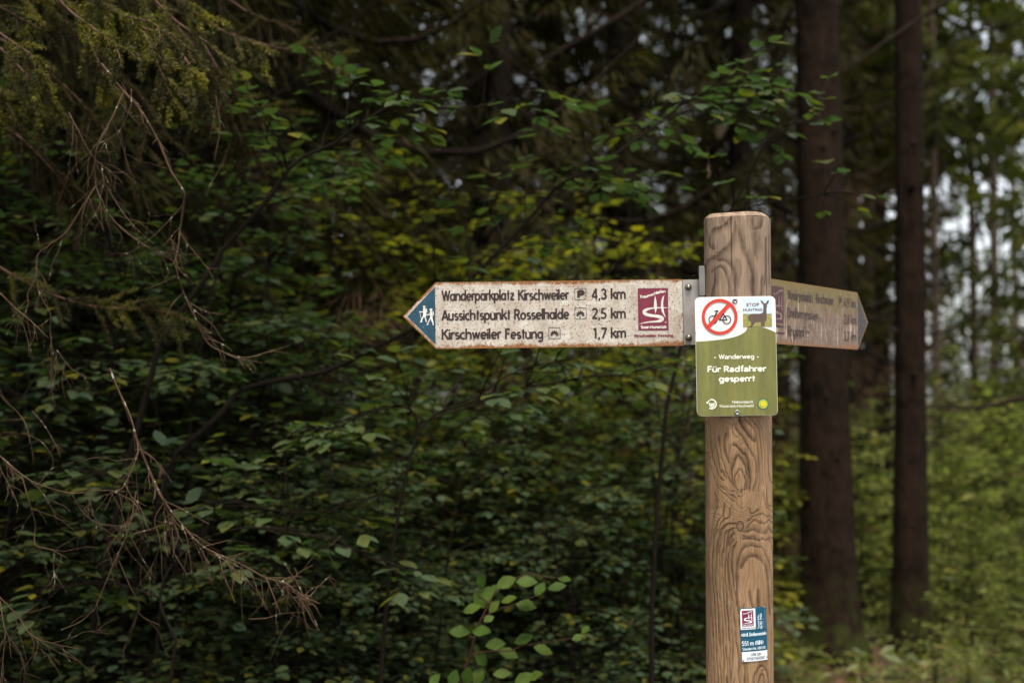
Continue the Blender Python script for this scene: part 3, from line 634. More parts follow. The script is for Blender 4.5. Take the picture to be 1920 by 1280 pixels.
def worn(name, c, amount, speck=(.75, .7, .62, 1), scale=260, rough=.5, zs=1.0):
    """print or paint with worn-off grains that let what lies behind show through"""
    t = NT(name); t.set(rough, 0, .4); o = t.obj((1, 1, zs))
    k = t.ramp(t.noise(o, 70, 4), [(.3, .8), (.7, 1.2)]); t.col(t.mix(1.0, c, k, 'MULTIPLY'))
    n = t.noise(o, scale, 4, .65); a = t.ramp(n, [(amount - .03, 1), (amount + .03, 0)])
    tr = t.n('ShaderNodeBsdfTransparent'); mx = t.n('ShaderNodeMixShader')
    t.l(t.math('SUBTRACT', 1.0, a), mx.inputs[0]); t.l(t.p.outputs[0], mx.inputs[1]); t.l(tr.outputs[0], mx.inputs[2])
    mx2 = mx.inputs[0]
    t.l(mx.outputs[0], t.out.inputs['Surface']); return t.m

M['left_face'] = enamel('left sign face', srgb(212, 205, 196), srgb(172, 160, 145), 1.0, 1.0, .0704, tip=(-.5925, -.5225))
M['right_face'] = enamel('right sign face', srgb(148, 126, 110), srgb(98, 75, 61), .7, .8, .0704, .8, 1, 1, tip=(.595, .524))
M['ink'] = worn('dark brown print', srgb(52, 34, 30), .70)
M['ink_worn'] = worn('flaking brown print', srgb(60, 40, 34), .56, scale=300, zs=.25)
M['teal'] = worn('teal paint', srgb(30, 70, 90), .655, scale=150)
M['teal_dirty'] = worn('dirty teal paint', srgb(60, 57, 55), .60, scale=220, zs=.3)
M['maroon'] = worn('maroon print', srgb(118, 38, 62), .74)
M['maroon_dark'] = worn('faded maroon print', srgb(76, 38, 40), .66, zs=.3)
M['white_print'] = worn('white print', srgb(222, 216, 208), .72)
M['white_faint'] = worn('faded white print', srgb(140, 112, 104), .6, zs=.3)
def steel(name, c, rough):
    t = NT(name); t.set(rough, .75, .5); c2 = t.mix(t.ramp(t.noise(t.obj(), 24, 5), [(.3, 0), (.7, 1)]), c, tuple(a * .7 for a in c[:3]) + (1,))
    c2 = t.mix(t.ramp(t.noise(t.obj(), 160, 2), [(.7, 0), (.74, .6)]), c2, (.1, .07, .05, 1)); t.col(c2); return t.m
M['steel'] = steel('galvanised steel', (.42, .385, .36, 1), .55); M['bolt'] = steel('bolt steel', (.24, .22, .20, 1), .25); M['screw'] = steel('screw zinc', (.34, .33, .33, 1), .38)

U = 3.0 / F                                # metres per photo pixel at the left sign
def sun_icon(fl, x0, z0, x1, z1, w):
    """framed half sun of rays: viewpoint mark"""
    fl.line([(x0, z0), (x1, z0)], w); fl.line([(x0, z1), (x1, z1)], w); fl.line([(x0, z0), (x0, z1)], w); fl.line([(x1, z0), (x1, z1)], w)
    cx, cz, r = (x0 + x1) / 2, z0 + (z1 - z0) * .27, (x1 - x0) * .46
    for a in np.radians([12, 38, 64, 90, 116, 142, 168]):
        k = (1.0 if abs(a - 1.57) < 1.3 else .9); d = np.array([math.cos(a) * r, math.sin(a) * r * 1.12]); q = np.array([-d[1], d[0]]) * .12; c0 = np.array([cx, cz])
        fl.poly([c0 + d * .25, c0 + d * .62 * k - q * 1.5, c0 + d * k, c0 + d * .62 * k + q * 1.5])
def p_icon(fl, x0, z0, x1, z1, w):
    fl.line([(x0, z0), (x1, z0)], w); fl.line([(x0, z1), (x1, z1)], w); fl.line([(x0, z0), (x0, z1)], w); fl.line([(x1, z0), (x1, z1)], w)
    h = z1 - z0; stroke_text(fl, 'P', x0 + (x1 - x0) * .34, x0 + (x1 - x0) * .74, z0 + h * .18, h * .62, .26)

# ------------------------------------------------------------------ left finger sign
SL = -.0131
c0 = at(1281, 585.5, 3.0)
ls = empty('direction_sign', tuple(c0), (0, SL, 0), 'long speckled white finger sign with teal tip and crisp dark lettering left of the post', 'direction sign', 'finger signs on the post')
def LP(zx, zy):
    """zoomed picture point -> panel coordinates of the left sign"""
    x, z = (740 + zx / 3.4286 - 1281) * U, -(500 + zy / 3.4286 - 585.5) * U
    return (x * math.cos(-SL) + z * math.sin(-SL), -x * math.sin(-SL) + z * math.cos(-SL))
H2 = .0704
XT = LP(262, 310)[0]; XP = LP(50, 318)[0]; XR = LP(1852, 300)[0]
plate('plate', [(XR, -H2), (XT, -H2), (XP, -.001), (XT, H2), (XR, H2)], 0, .003, M['left_face'], ls)
fl = Flat(-.0005); fl.poly([(XT - .001, -H2 + .0095), (XP + .0095, -.001), (XT - .001, H2 - .0095)]); fl.build('teal_tip', M['teal'], ls)
FONTS = [('Wanderparkplatz', 300, 768, 219), ('Kirschweiler', 793, 1118, 215), ('4,3', 1265, 1362, 209), ('km', 1390, 1485, 207),
         ('Aussichtspunkt', 300, 742, 345), ('Rosselhalde', 768, 1120, 340), ('2,5', 1267, 1360, 334), ('km', 1390, 1485, 332),
         ('Kirschweiler', 302, 682, 468), ('Festung', 710, 953, 465), ('1,7', 1275, 1362, 460), ('km', 1390, 1487, 458)]
for row in range(3):
  for part in (0, 2):
    fl = Flat(-.0006)
    for s, a, b, y in FONTS[row * 4 + part:row * 4 + part + 2]:
        p, q = LP(a + 4, y), LP(b - 4, y); stroke_text(fl, s, p[0], q[0], p[1] , 67 / 3.4286 * U, .15)
    fl.build('lettering', M['ink'], ls)
for k, (x0, y0, x1, y1) in enumerate([(1157, 140, 1229, 211), (1157, 264, 1230, 336), (990, 391, 1062, 462)]):
    fl = Flat(-.0006); a, b = LP(x0, y1), LP(x1, y0); (p_icon if k == 0 else sun_icon)(fl, a[0], a[1], b[0], b[1], .0011); fl.build('pictogram', M['ink'], ls)
a, b = LP(1566, 411), LP(1757, 136); emblem(ls, a[0], a[1], b[0], b[1], -.0005, M['maroon'], M['white_print'])
fl = Flat(-.0006); p, q = LP(1543, 452), LP(1788, 450); stroke_text(fl, 'Kirschweiler Festung', p[0], q[0], p[1], 17 / 3.4286 * U, .2); fl.build('caption', M['maroon'], ls)
# hikers, traced from the plate
def HP(x, y): return LP((740 + x / 9.144 - 740) * 3.4286, (520 + y / 9.144 - 500) * 3.4286)
fl = Flat(-.0011)
for poly in ([(478, 488), (500, 480), (522, 490), (520, 515), (508, 530), (488, 530), (478, 512)],
             [(484, 532), (512, 530), (530, 560), (538, 640), (528, 690), (545, 740), (548, 768), (530, 766), (512, 710), (500, 672), (480, 700), (462, 740), (466, 768), (420, 770), (440, 752), (452, 700), (478, 660), (486, 600), (430, 600), (412, 590), (430, 582), (482, 584), (476, 555)],
             [(528, 528), (542, 530), (552, 590), (546, 605), (536, 592)], [(416, 575), (424, 574), (446, 690), (440, 692)],
             [(592, 540), (615, 530), (640, 540), (642, 560), (625, 582), (605, 580), (594, 560)],
             [(604, 585), (628, 584), (645, 610), (648, 660), (640, 690), (655, 750), (666, 800), (662, 818), (635, 816), (648, 800), (622, 740), (615, 705), (600, 730), (570, 790), (572, 815), (530, 818), (552, 798), (575, 740), (600, 690), (600, 645), (545, 648), (540, 632), (595, 625), (596, 600)],
             [(642, 580), (656, 576), (672, 640), (660, 656)]):
    fl.poly([HP(*p) for p in poly])
fl.build('hiker_figures', M['white_print'], ls)
bx0, bx1 = XR + .0015, XR + .048
plate('bracket', [(bx1, -H2 + .002), (bx0, -H2 + .002), (bx0, H2 - .001), (bx1, H2 - .001)], .0032, .0075, M['steel'], ls)
plate('clamp', round_rect(XR + .0345, .034, XR + .0465, H2 + .027, .003), -.012, .003, M['bolt'], ls)
for zx, zy in ((1891, 130), (1891, 456)):
    p = LP(zx, zy); dome(ls, 'bolt', p[0] - .0005, .0032, p[1], .0068, .0085, M['bolt'], washer=.0078)
p = LP((1313 - 740) * 3.4286, (510 - 500) * 3.4286); dome(ls, 'bolt', p[0], 0.0, p[1], .0035, .006, M['bolt'])

# ------------------------------------------------------------------ right finger sign
RA = math.atan2(.82, .572)
zc = at(1445, 584.5, 3.11)[2]
rs = empty('direction_sign', (.549, 3.06, zc), (0, 0, RA), 'grimy brown finger sign pointing away behind the post, lettering half worn off', 'direction sign', 'finger signs on the post')
plate('plate', [(0, -H2), (.524, -H2), (.595, -.001), (.524, H2), (0, H2)][::-1], 0, .003, M['right_face'], rs)
fl = Flat(-.0005); fl.poly([(.526, -H2 + .008), (.587, -.001), (.526, H2 - .008)][::-1]); fl.build('teal_tip', M['teal_dirty'], rs)
dz = 36 * U; b1 = LP(305, 219)[1]
for row in (('Wanderparkplatz', .109, .2475, 'Kirschweiler', .268, .372, '4,9', '.'), ('Dreiherrenstein', .109, .277, None, 0, 0, '2,8', '.'), ('Ringkopf', .109, .196, None, 0, 0, '2,3', '.')):
    fl = Flat(-.0006); bz = b1 - dz * {'Wanderparkplatz': 0, 'Dreiherrenstein': 1, 'Ringkopf': 2}[row[0]]
    stroke_text(fl, row[0], row[1], row[2], bz, .0216, .15)
    if row[3]: stroke_text(fl, row[3], row[4], row[5], bz, .0216, .15)
    fl.build('lettering', M['ink_worn'], rs); fl = Flat(-.0006)
    stroke_text(fl, row[6], .437, .469, bz, .0216, .15); stroke_text(fl, 'km', .482, .513, bz, .0216, .15); fl.build('lettering', M['ink_worn'], rs)
fl = Flat(-.0006); p_icon(fl, .402, b1, .425, b1 + .0235, .0011); fl.build('pictogram', M['ink_worn'], rs)
fl = Flat(-.0006); sun_icon(fl, .206, b1 - 2 * dz, .229, b1 - 2 * dz + .0235, .0011); fl.build('pictogram', M['ink_worn'], rs)
emblem(rs, .026, -.034, .087, .0555, -.0005, M['maroon_dark'], M['white_faint'])
fl = Flat(-.0006); stroke_text(fl, 'Dreiherrenstein', .03, .092, -.048, .005, .2); fl.build('caption', M['maroon_dark'], rs)
plate('bracket', [(-.001, -H2 + .002), (-.05, -H2 + .002), (-.05, H2 - .001), (-.001, H2 - .001)], .0032, .0075, M['steel'], rs)

# ------------------------------------------------------------------ green trail notice
YN = 2.9235; UN = YN / F
NR = -.0145
n0 = at(1380.5, 667.5, YN)
ns = empty('trail_notice', tuple(n0), (0, NR, 0), 'rounded green and white notice on the post closing the footpath to cyclists', 'notice sign')
def NP(zx, zy, k=5.12, ox=1300, oy=540):
    x, z = (ox + zx / k - 1380.5) * UN, -(oy + zy / k - 667.5) * UN
    return (x * math.cos(-NR) + z * math.sin(-NR), -x * math.sin(-NR) + z * math.cos(-NR))
def NQ(zx, zy): return NP(zx, zy, 11.6375, 1300, 550)
NW, NH = 75.6 * UN, 111.8 * UN
def notice_mat(name, c, streak):
    t = NT(name); t.set(.38, 0, .5); o = t.obj()
    k = c
    if streak:
        k = t.mix(t.ramp(t.noise(t.obj((1, 1, .12)), 40, 4, .6), [(.35, 0), (.7, 1)]), tuple(a * .66 for a in c[:3]) + (1,), tuple(a * 1.15 for a in c[:3]) + (1,))
        k = t.mix(t.ramp(t.noise(t.obj((1, 1, .3)), 22, 4), [(.5, 0), (.75, .5)]), k, srgb(112, 96, 50))
    else:
        k = t.mix(t.ramp(t.noise(o, 45, 4), [(.55, 0), (.8, .5)]), c, srgb(214, 186, 160))
    k = t.mix(t.ramp(t.noise(t.obj((1, 1, .5)), 150, 4, .7), [(.62, 0), (.68, .8)]), k, srgb(84, 80, 50))
    t.col(k); return t.m
M['n_white'] = notice_mat('notice white', srgb(238, 238, 234), 0); M['n_green'] = notice_mat('notice green', srgb(120, 122, 62), 1)
M['n_red'] = plain('notice red', srgb(204, 52, 36), .4, var=.08); M['n_black'] = plain('notice black', srgb(28, 28, 30), .4)
M['n_type'] = plain('notice lettering', srgb(236, 238, 222), .4, var=.05); M['n_brown'] = plain('notice brown lettering', srgb(110, 48, 34), .4, var=.05)
M['n_sky'] = plain('picture sky', srgb(204, 222, 236), .4, var=.06); M['n_deer'] = plain('picture deer', srgb(92, 76, 66), .5, var=.3, scale=500)
t = NT('picture meadow'); t.set(.4); z = t.sep(t.obj())[2]
t.col(t.mix(t.ramp(t.noise(t.obj((1, 1, 3)), 130, 3), [(.35, 0), (.65, 1)]), srgb(168, 164, 92), srgb(122, 116, 54))); M['n_meadow'] = t.m
plate('plate', round_rect(-NW, -NH, NW, NH, .0105), 0, .0022, M['n_white'], ns)
curve = smooth_path([NQ(40, 1052), NQ(300, 1035), NQ(560, 1010), NQ(800, 972), NQ(980, 920), NQ(1100, 860), NQ(1160, 800), NQ(1185, 735)], 5).tolist() + smooth_path([NQ(1200, 738), NQ(1350, 728), NQ(1500, 738), NQ(1660, 785), NQ(1818, 855)], 5).tolist()
curve[0][0] = -NW + .0006; curve[-1][0] = NW - .0006
rr = [p for p in round_rect(-NW + .0006, -NH + .0006, NW - .0006, NH, .0100) if p[1] < 0]
rr = sorted([p for p in rr if p[0] > 0], key=lambda p: -p[1]) + sorted([p for p in rr if p[0] < 0], key=lambda p: p[1])
fl = Flat(-.0005); fl.poly(curve + rr, 0); fl.build('green_field', M['n_green'], ns)
cx, cz = NQ(578, 507); kk_ = UN / 11.6375
fl = Flat(-.0016); fl.ring(cx, cz, 358 * kk_, 68 * kk_, n=72); fl.build('prohibition_ring', M['n_red'], ns)
fl = Flat(-.0017); d1, d2_ = NQ(333, 722), NQ(790, 235); fl.line([d1, d2_], 84 * kk_); fl.build('prohibition_bar', M['n_red'], ns)
fl = Flat(-.0010); w = 19 * kk_
for c_ in ((432, 572), (735, 572)): fl.ring(*NQ(*c_), 86 * kk_, 22 * kk_)
for a, b, ww in (((466, 381), (556, 381), 26), ((540, 372), (478, 470), 22), ((478, 470), (432, 572), 20), ((478, 462), (650, 452), 20), ((484, 480), (585, 575), 20), ((585, 575), (650, 452), 22), ((575, 575), (745, 575), 24), ((655, 440), (745, 575), 20), ((662, 452), (672, 400), 22), ((640, 400), (705, 396), 26)):
    fl.line([NQ(*a), NQ(*b)], ww * kk_)
fl.disc(*NQ(590, 572), 22 * kk_, 16); fl.build('bicycle_symbol', M['n_black'], ns)
a, b = NQ(1086, 445), NQ(1718, 78); fl = Flat(-.0007); fl.rect(a[0], a[1], b[0], b[1]); fl.build('picture_sky', M['n_sky'], ns)
a, b = NQ(1090, 730), NQ(1720, 446); fl = Flat(-.0008); fl.rect(a[0], a[1], b[0], b[1] - .0001); fl.build('picture_meadow', M['n_meadow'], ns)
fl = Flat(-.0012)
deer = [(1470, 142), (1500, 155), (1535, 190), (1550, 214), (1592, 214), (1605, 180), (1645, 135), (1655, 170), (1645, 205), (1612, 238), (1612, 290), (1600, 330), (1605, 440), (1606, 570), (1580, 600), (1560, 650), (1555, 720), (1520, 722), (1514, 650), (1508, 722), (1480, 722), (1480, 620), (1440, 622), (1360, 618), (1345, 650), (1305, 690), (1290, 728), (1210, 728), (1268, 680), (1262, 610), (1215, 570), (1195, 520), (1205, 485), (1240, 458), (1320, 444), (1440, 440), (1505, 430), (1528, 400), (1536, 300), (1534, 235), (1490, 195)]
fl.poly([NQ(*p) for p in deer]); fl.build('picture_deer', M['n_deer'], ns)
fl = Flat(-.0013)
for s, a, b, y, c_ in (('STOP', 1164, 1445, 278, 68), ('HUNTING', 1092, 1510, 383, 56)): p, q = NQ(a, y), NQ(b, y); font_text(fl, s, p[0], q[0], p[1], c_ * kk_, .012)
fl.build('picture_caption', M['n_brown'], ns)
for s, a, b, y, c_, bo in (('- Wαnderweg -', 200, 626, 682, 44, .14), ('Für Rαdfαhrer', 142, 690, 806, 56, .165), ('gesperrt', 249, 584, 898, 56, .165)):
    fl = Flat(-.0010); p, q = NP(a, y), NP(b, y); stroke_text(fl, s, p[0], q[0], p[1], c_ * UN / 5.12, bo); fl.build('lettering', M['n_type'], ns)
fl = Flat(-.0010)
for s, a, b, y in (('Nationalpark', 370, 574, 1104), ('Hunsrück-Hochwald', 252, 575, 1144)): p, q = NP(a, y), NP(b, y); font_text(fl, s, p[0], q[0], p[1], 26 * UN / 5.12, .012)
fl.build('lettering', M['n_type'], ns)
k5 = UN / 5.12
fl = Flat(-.0010); x, z = NP(172, 1112); fl.ring(x, z, 44 * k5, 12 * k5, -120, 100, 24); fl.disc(*NP(132, 1098), 11 * k5, 12); fl.ring(x, z, 40 * k5, 9 * k5, 105, 150, 8)
fl.poly([NP(*p) for p in ((146, 1096), (160, 1106), (188, 1106), (202, 1094), (200, 1130), (176, 1150), (152, 1132))]); fl.build('animal_mark', M['n_type'], ns)
fl = Flat(-.0016)
for p in ((164, 1118), (186, 1118), (176, 1134)): fl.disc(*NP(*p), 5 * k5, 10)
fl.build('animal_mark_detail', M['n_green'], ns)
x, z = NP(666, 1111)
M['n_yel'] = plain('mark yellow green', srgb(168, 186, 44), .4); M['n_blue'] = plain('mark blue', srgb(40, 96, 116), .4); M['n_orange'] = plain('mark orange', srgb(236, 190, 30), .4)
fl = Flat(-.0010); fl.ring(x, z, 48 * k5, 9 * k5); fl.build('sun_mark_rim', M['n_blue'], ns)
fl = Flat(-.0013); fl.disc(x, z, 44 * k5); fl.build('sun_mark', M['n_yel'], ns)
fl = Flat(-.0018); fl.disc(x, z, 23 * k5); fl.build('sun_mark_centre', M['n_orange'], ns)
for p in ((402, 122), (416, 1193)): q = NP(*p); dome(ns, 'screw', q[0], -.0002, q[1], 26 * k5, .004, M['screw'], True)
# spacer behind the notice, touching the post
plate('spacer', round_rect(-.008, -.11, .008, .11, .002), .0022, .0045, M['steel'], ns)

# ------------------------------------------------------------------ small location plate, bent round the post
azp = math.asin((1403.5 - 1385.5) / 62.5)
lc = at(1411, 1188, 2.935)
lp = empty('location_plate', (PX0, 3.0, lc[2]), (0, 0, azp), 'small teal and white plate low on the post giving its place name and height', 'information plate')
PH, PWD = 49.5 * 2.935 / F, 27.2 * 2.935 / F
roll = .03
def bend(vv):
    x, y, z = vv[:, 0], vv[:, 1], vv[:, 2]; x2 = x * math.cos(roll) - z * math.sin(roll); z2 = x * math.sin(roll) + z * math.cos(roll)
    RB = .095; a = x2 / RB; r = RB - y
    return np.stack([r * np.sin(a), -(R_POST + .0012) + RB - r * np.cos(a), z2], -1)
def LQ(zx, zy): return ((zx - 505) / 245 * PWD, -(zy - 678) / 487 * PH)
def grid_plate(z0, z1, x0, x1, y, n=8):
    f_ = Flat(y); f_.map = bend; f_.rect(x0, z0, x1, z1, n); return f_
M['p_teal'] = plain('plate teal', srgb(22, 82, 108), .35, var=.06); M['p_white'] = plain('plate white', srgb(226, 232, 238), .35, var=.04); M['p_type'] = plain('plate lettering', srgb(206, 224, 234), .4, var=.03)
M['p_dark'] = plain('plate dark lettering', srgb(60, 76, 84), .4); M['p_maroon'] = plain('plate maroon', srgb(124, 30, 70), .4); M['p_light'] = plain('plate faint lettering', srgb(110, 156, 180), .4)
f0 = grid_plate(-PH, PH, -PWD, PWD, 0); f1 = grid_plate(-PH, PH, -PWD, PWD, .0009)
mb = MB(); mb.v = f0.mb.v + f1.mb.v; mb.n = f0.mb.n + f1.mb.n; mb.f = f0.mb.f + [q + f0.mb.n for q in f1.mb.f]; mb.fs = f0.mb.fs + f1.mb.fs
rim_ = [(-PWD, -PH)] + [(x, -PH) for x in np.linspace(-PWD, PWD, 9)[1:]] + [(x, PH) for x in np.linspace(PWD, -PWD, 9)]
rp = np.array(rim_); n = len(rp); a = bend(np.stack([rp[:, 0], np.zeros(n), rp[:, 1]], -1)); b = bend(np.stack([rp[:, 0], np.full(n, .0009), rp[:, 1]], -1)); i = np.arange(n); i2 = (i + 1) % n
mb.add(np.concatenate([a, b]), np.stack([i2, i, n + i, n + i2], -1)); mb.build('plate', M['p_teal'], lp)
for (x0, y0, x1, y1) in ((262, 582, 527, 205), (268, 1163, 746, 985)):
    p, q = LQ(x0, y0), LQ(x1, y1); grid_plate(p[1], q[1], p[0], q[0], -.0004).build('white_panel', M['p_white'], lp)
p, q = LQ(292, 520), LQ(488, 235)
emblem(lp, p[0], p[1], q[0], q[1], -.0008, M['p_maroon'], M['p_white'], mp=bend)
def ptext(nm, m, rows):
    f_ = Flat(-.0009); f_.map = bend
    for s, x0, x1, y, c_, w_ in rows: p_, q_ = LQ(x0, y), LQ(x1, y); stroke_text(f_, s, p_[0], q_[0], p_[1], c_ / 487 * PH, w_)
    f_.build(nm, m, lp)
ptext('lettering', M['p_type'], [('nördl. Dreiherrenstein', 276, 722, 704, 66, .17)]); ptext('lettering', M['p_type'], [('551 m (NN)', 276, 655, 872, 82, .16)]); ptext('lettering', M['p_type'], [('Standort-Nr. HER.310', 280, 700, 955, 48, .15)])
ptext('lettering', M['p_dark'], [('UTM 32U', 424, 606, 1062, 48, .13), ('371147/5513307', 345, 682, 1135, 48, .13)]); ptext('caption', M['p_maroon'], [('Kirschweiler Festung', 292, 520, 560, 14, .2)])
for rows, m in (([('Tourist-Info:', 592, 34, 578, 330)], 'p_type'), ([('06785 79101', 648, 40, 582, 308)], 'p_type'), ([('Naturpark Saar', 684, 14, 575, 400), ('Saar-Hunsrück Steig', 716, 12, 575, 240)], 'p_light')):
    f_ = Flat(-.0009); f_.map = bend
    for s, xb, c_, ya, yb in rows:
        o_ = LQ(xb, ya); e_ = LQ(xb, yb); cap_ = c_ / 245 * PWD
        stroke_text(f_, s, 0, e_[1] - o_[1], 0, cap_, .17, lambda x, z: (o_[0] - z, o_[1] + x))
    f_.build('lettering', M[m], lp)
for zx, zy in ((268, 214), (715, 205), (290, 1140), (735, 1115)):
    q = LQ(zx, zy); sc_ = dome(lp, 'screw', 0, 0, 0, .0019, .0011, M['screw'], True); pt = bend(np.array([[q[0], -.0004, q[1]]]))[0]; sc_.location = tuple(pt)
M['twig_brown'] = plain('brown twig', (.045, .022, .014, 1), .8, 0, .1, var=.2)
# ------------------------------------------------------------------ prototypes of the plants
def X_(px, Y): return (px - 960) / F * Y
BEECH = [beech_mesh(11 + k, 2.5, .95, (76, 56, 80, 62)[k], (.062, .080, .056, .072)[k], 'beech', 1.3) for k in range(4)]
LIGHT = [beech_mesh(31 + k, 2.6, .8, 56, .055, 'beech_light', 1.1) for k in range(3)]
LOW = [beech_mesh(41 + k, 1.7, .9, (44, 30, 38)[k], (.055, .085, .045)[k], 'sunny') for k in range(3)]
SPR_DARK = [spruce_mesh(51 + k, 15, .6, 2.3, 130, 120, 'needle', 2.6, zfine=5.5) for k in range(3)]
SPR_TALL = [spruce_mesh(61 + k, 18, 3.2, 2.0, 110, 110, 'needle', 5.0, zfine=6.5) for k in range(2)]
SPR_NEAR = [spruce_mesh(56 + k, 14, 1.7, 2.2, 130, 130, 'needle', 2.4, zfine=5.0) for k in range(2)]
SPARSE = [beech_mesh(46 + k, 2.6, 1.0, 26, .05, 'sunny') for k in range(2)]
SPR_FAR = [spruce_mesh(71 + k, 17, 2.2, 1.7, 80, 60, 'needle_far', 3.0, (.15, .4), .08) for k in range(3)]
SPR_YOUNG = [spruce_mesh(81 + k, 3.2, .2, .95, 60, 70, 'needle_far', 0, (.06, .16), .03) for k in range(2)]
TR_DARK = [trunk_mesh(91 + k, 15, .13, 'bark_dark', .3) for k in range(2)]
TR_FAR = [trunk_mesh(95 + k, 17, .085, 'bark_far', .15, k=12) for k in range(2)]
TR_YOUNG = [trunk_mesh(98, 3.2, .03, 'bark_dark', .1, k=8)]

def gz(x, y): return float(ground_z(np.array(x), np.array(y)))
R0 = random.Random(5)
def shrub(px, Y, kind, k, sc, label, group):
    x = X_(px, Y); src = {'b': BEECH, 'l': LIGHT, 'w': LOW}[kind]
    return place('beech_shrub', src[k % len(src)], (x, Y, gz(x, Y) - .03), R0.uniform(0, 6.28), sc, label, 'shrub', group)
def spruce(px, Y, crown, trunk, sc, label, group, lean=(0, 0)):
    x = X_(px, Y)
    o = place('spruce_tree', [trunk] + crown, (x, Y, gz(x, Y)), R0.uniform(0, 6.28), sc, label, 'tree', group, ('trunk', 'crown', 'dry_twigs'))
    o.rotation_euler.x, o.rotation_euler.y = lean; return o

# ------------------------------------------------------------------ the two big trunks beside the post
def big_spruce(px, Y, r, H, lean, seed, label, stubs):
    x = X_(px, Y); o = empty('spruce_tree', (x, Y, gz(x, Y)), (0, lean, 0), label, 'tree', 'big spruces right of the post')
    c = bpy.data.objects.new('trunk', trunk_mesh(seed, H, r, 'bark', .34, k=40)); COL.objects.link(c); c.parent = o
    for nm, me_ in zip(('crown',), spruce_mesh(seed + 5, H, 12.0, 1.8, 70, 100, 'needle')):
        c = bpy.data.objects.new(nm, me_); COL.objects.link(c); c.parent = o
    stub_part(o, np.random.default_rng(seed), r, stubs); return o
T1 = big_spruce(1556, 8.7, .158, 20, -.018, 201, 'thickest dark spruce trunk, mossy at its foot, just behind the grimy finger sign', 12)
T2 = big_spruce(1703, 9.0, .104, 19, .004, 207, 'straight dark spruce trunk with branch stubs, slimmer neighbour of the thickest trunk', 9)

def add_part(o, name, mb, m, smooth=True):
    """links a mesh made in world space as a part of thing o"""
    bpy.context.view_layer.update(); c = mb.build(name, m, o, smooth); c.matrix_parent_inverse = o.matrix_world.inverted(); return c

def trace(pts, Y, dY=0.0, jit=.02, seed=0, m=5):
    R = np.random.default_rng(seed + int(pts[0][0]) + 1000); n = len(pts); dy = np.cumsum(R.normal(0, jit, n))
    return smooth_path([at(p[0], p[1], Y + dY * i / max(1, n - 1) + dy[i]) for i, p in enumerate(pts)], m)

# ------------------------------------------------------------------ spruce at the left with dry hanging twigs and green boughs
LX, LY = X_(-420, 4.4), 4.4
LSP = empty('spruce_tree', (LX, LY, gz(LX, LY)), (0, 0, 0), 'spruce whose dry brown twigs and yellow-green boughs hang down in front of the shrubs', 'tree')
for nm, me_ in (('trunk', trunk_mesh(301, 17, .15, 'bark', .3)),) + tuple(zip(('crown',), spruce_mesh(303, 17, 4.6, 2.7, 110, 150, 'needle', 0, (.1, .24), .04))):
    c = bpy.data.objects.new(nm, me_); COL.objects.link(c); c.parent = LSP
RT = np.random.default_rng(77)
def twiglets(mb, pts, r, n, ln, lev=0, down=.5):
    """dry side twigs along a branch"""
    for _ in range(n):
        i = RT.integers(1, len(pts) - 1); p = pts[i].copy(); t_ = nrm(pts[min(i + 1, len(pts) - 1)] - pts[i - 1])
        d = nrm(t_ * .8 + RT.normal(0, .6, 3) * np.array([1, .6, 1]) + np.array([0, 0, -down * RT.uniform(0, 1.3)])); q = [p]
        l = ln * RT.uniform(.35, 1.2); k = 7
        for _k in range(k):
            d = nrm(d + RT.normal(0, .13, 3) + np.array([0, 0, -.10 * down])); p = p + d * l / k; q.append(p)
        q = np.array(q); tube(mb, q, [r, r * .55], 4)
        if lev < 1: twiglets(mb, q, r * .75, RT.integers(0, 4), ln * .5, lev + 1, down)
UPPER = [
 ([(190, 120), (232, 172), (266, 211), (297, 266), (320, 320), (344, 359), (344, 383), (337, 434), (336, 447), (331, 478), (333, 516), (347, 556), (366, 597), (388, 641), (416, 659), (453, 670), (488, 666)], .0042, 3.5, 16),
 ([(232, 172), (211, 219), (184, 270), (178, 309), (180, 348), (191, 375), (207, 406), (234, 434), (273, 461)], .0030, 3.45, 12),
 ([(180, 348), (156, 385), (125, 434), (90, 461), (70, 480), (67, 519), (52, 550), (53, 569), (42, 600)], .0026, 3.42, 12),
 ([(67, 519), (75, 553), (94, 588), (94, 619), (100, 666), (109, 700)], .0020, 3.40, 5), ([(106, 656), (134, 691), (166, 708)], .0016, 3.4, 2), ([(95, 640), (96, 680), (94, 712)], .0013, 3.41, 0),
 ([(129, 211), (145, 242), (168, 285), (191, 309), (219, 336)], .0018, 3.5, 4), ([(137, 230), (135, 273), (127, 312)], .0014, 3.5, 1),
 ([(246, 168), (244, 203), (219, 250), (172, 275)], .0019, 3.47, 3), ([(209, 223), (227, 266), (244, 324)], .0017, 3.47, 3),
 ([(191, 309), (195, 340), (215, 375), (242, 414), (273, 445), (289, 457)], .0018, 3.5, 6), ([(203, 400), (225, 425), (269, 459), (300, 475), (328, 491)], .0017, 3.5, 5),
 ([(344, 383), (320, 410), (285, 445), (250, 470), (225, 480)], .0016, 3.52, 5), ([(430, 270), (415, 310), (395, 345), (385, 368)], .0015, 3.7, 2), ([(405, 180), (412, 240), (402, 300)], .0014, 3.7, 2)]
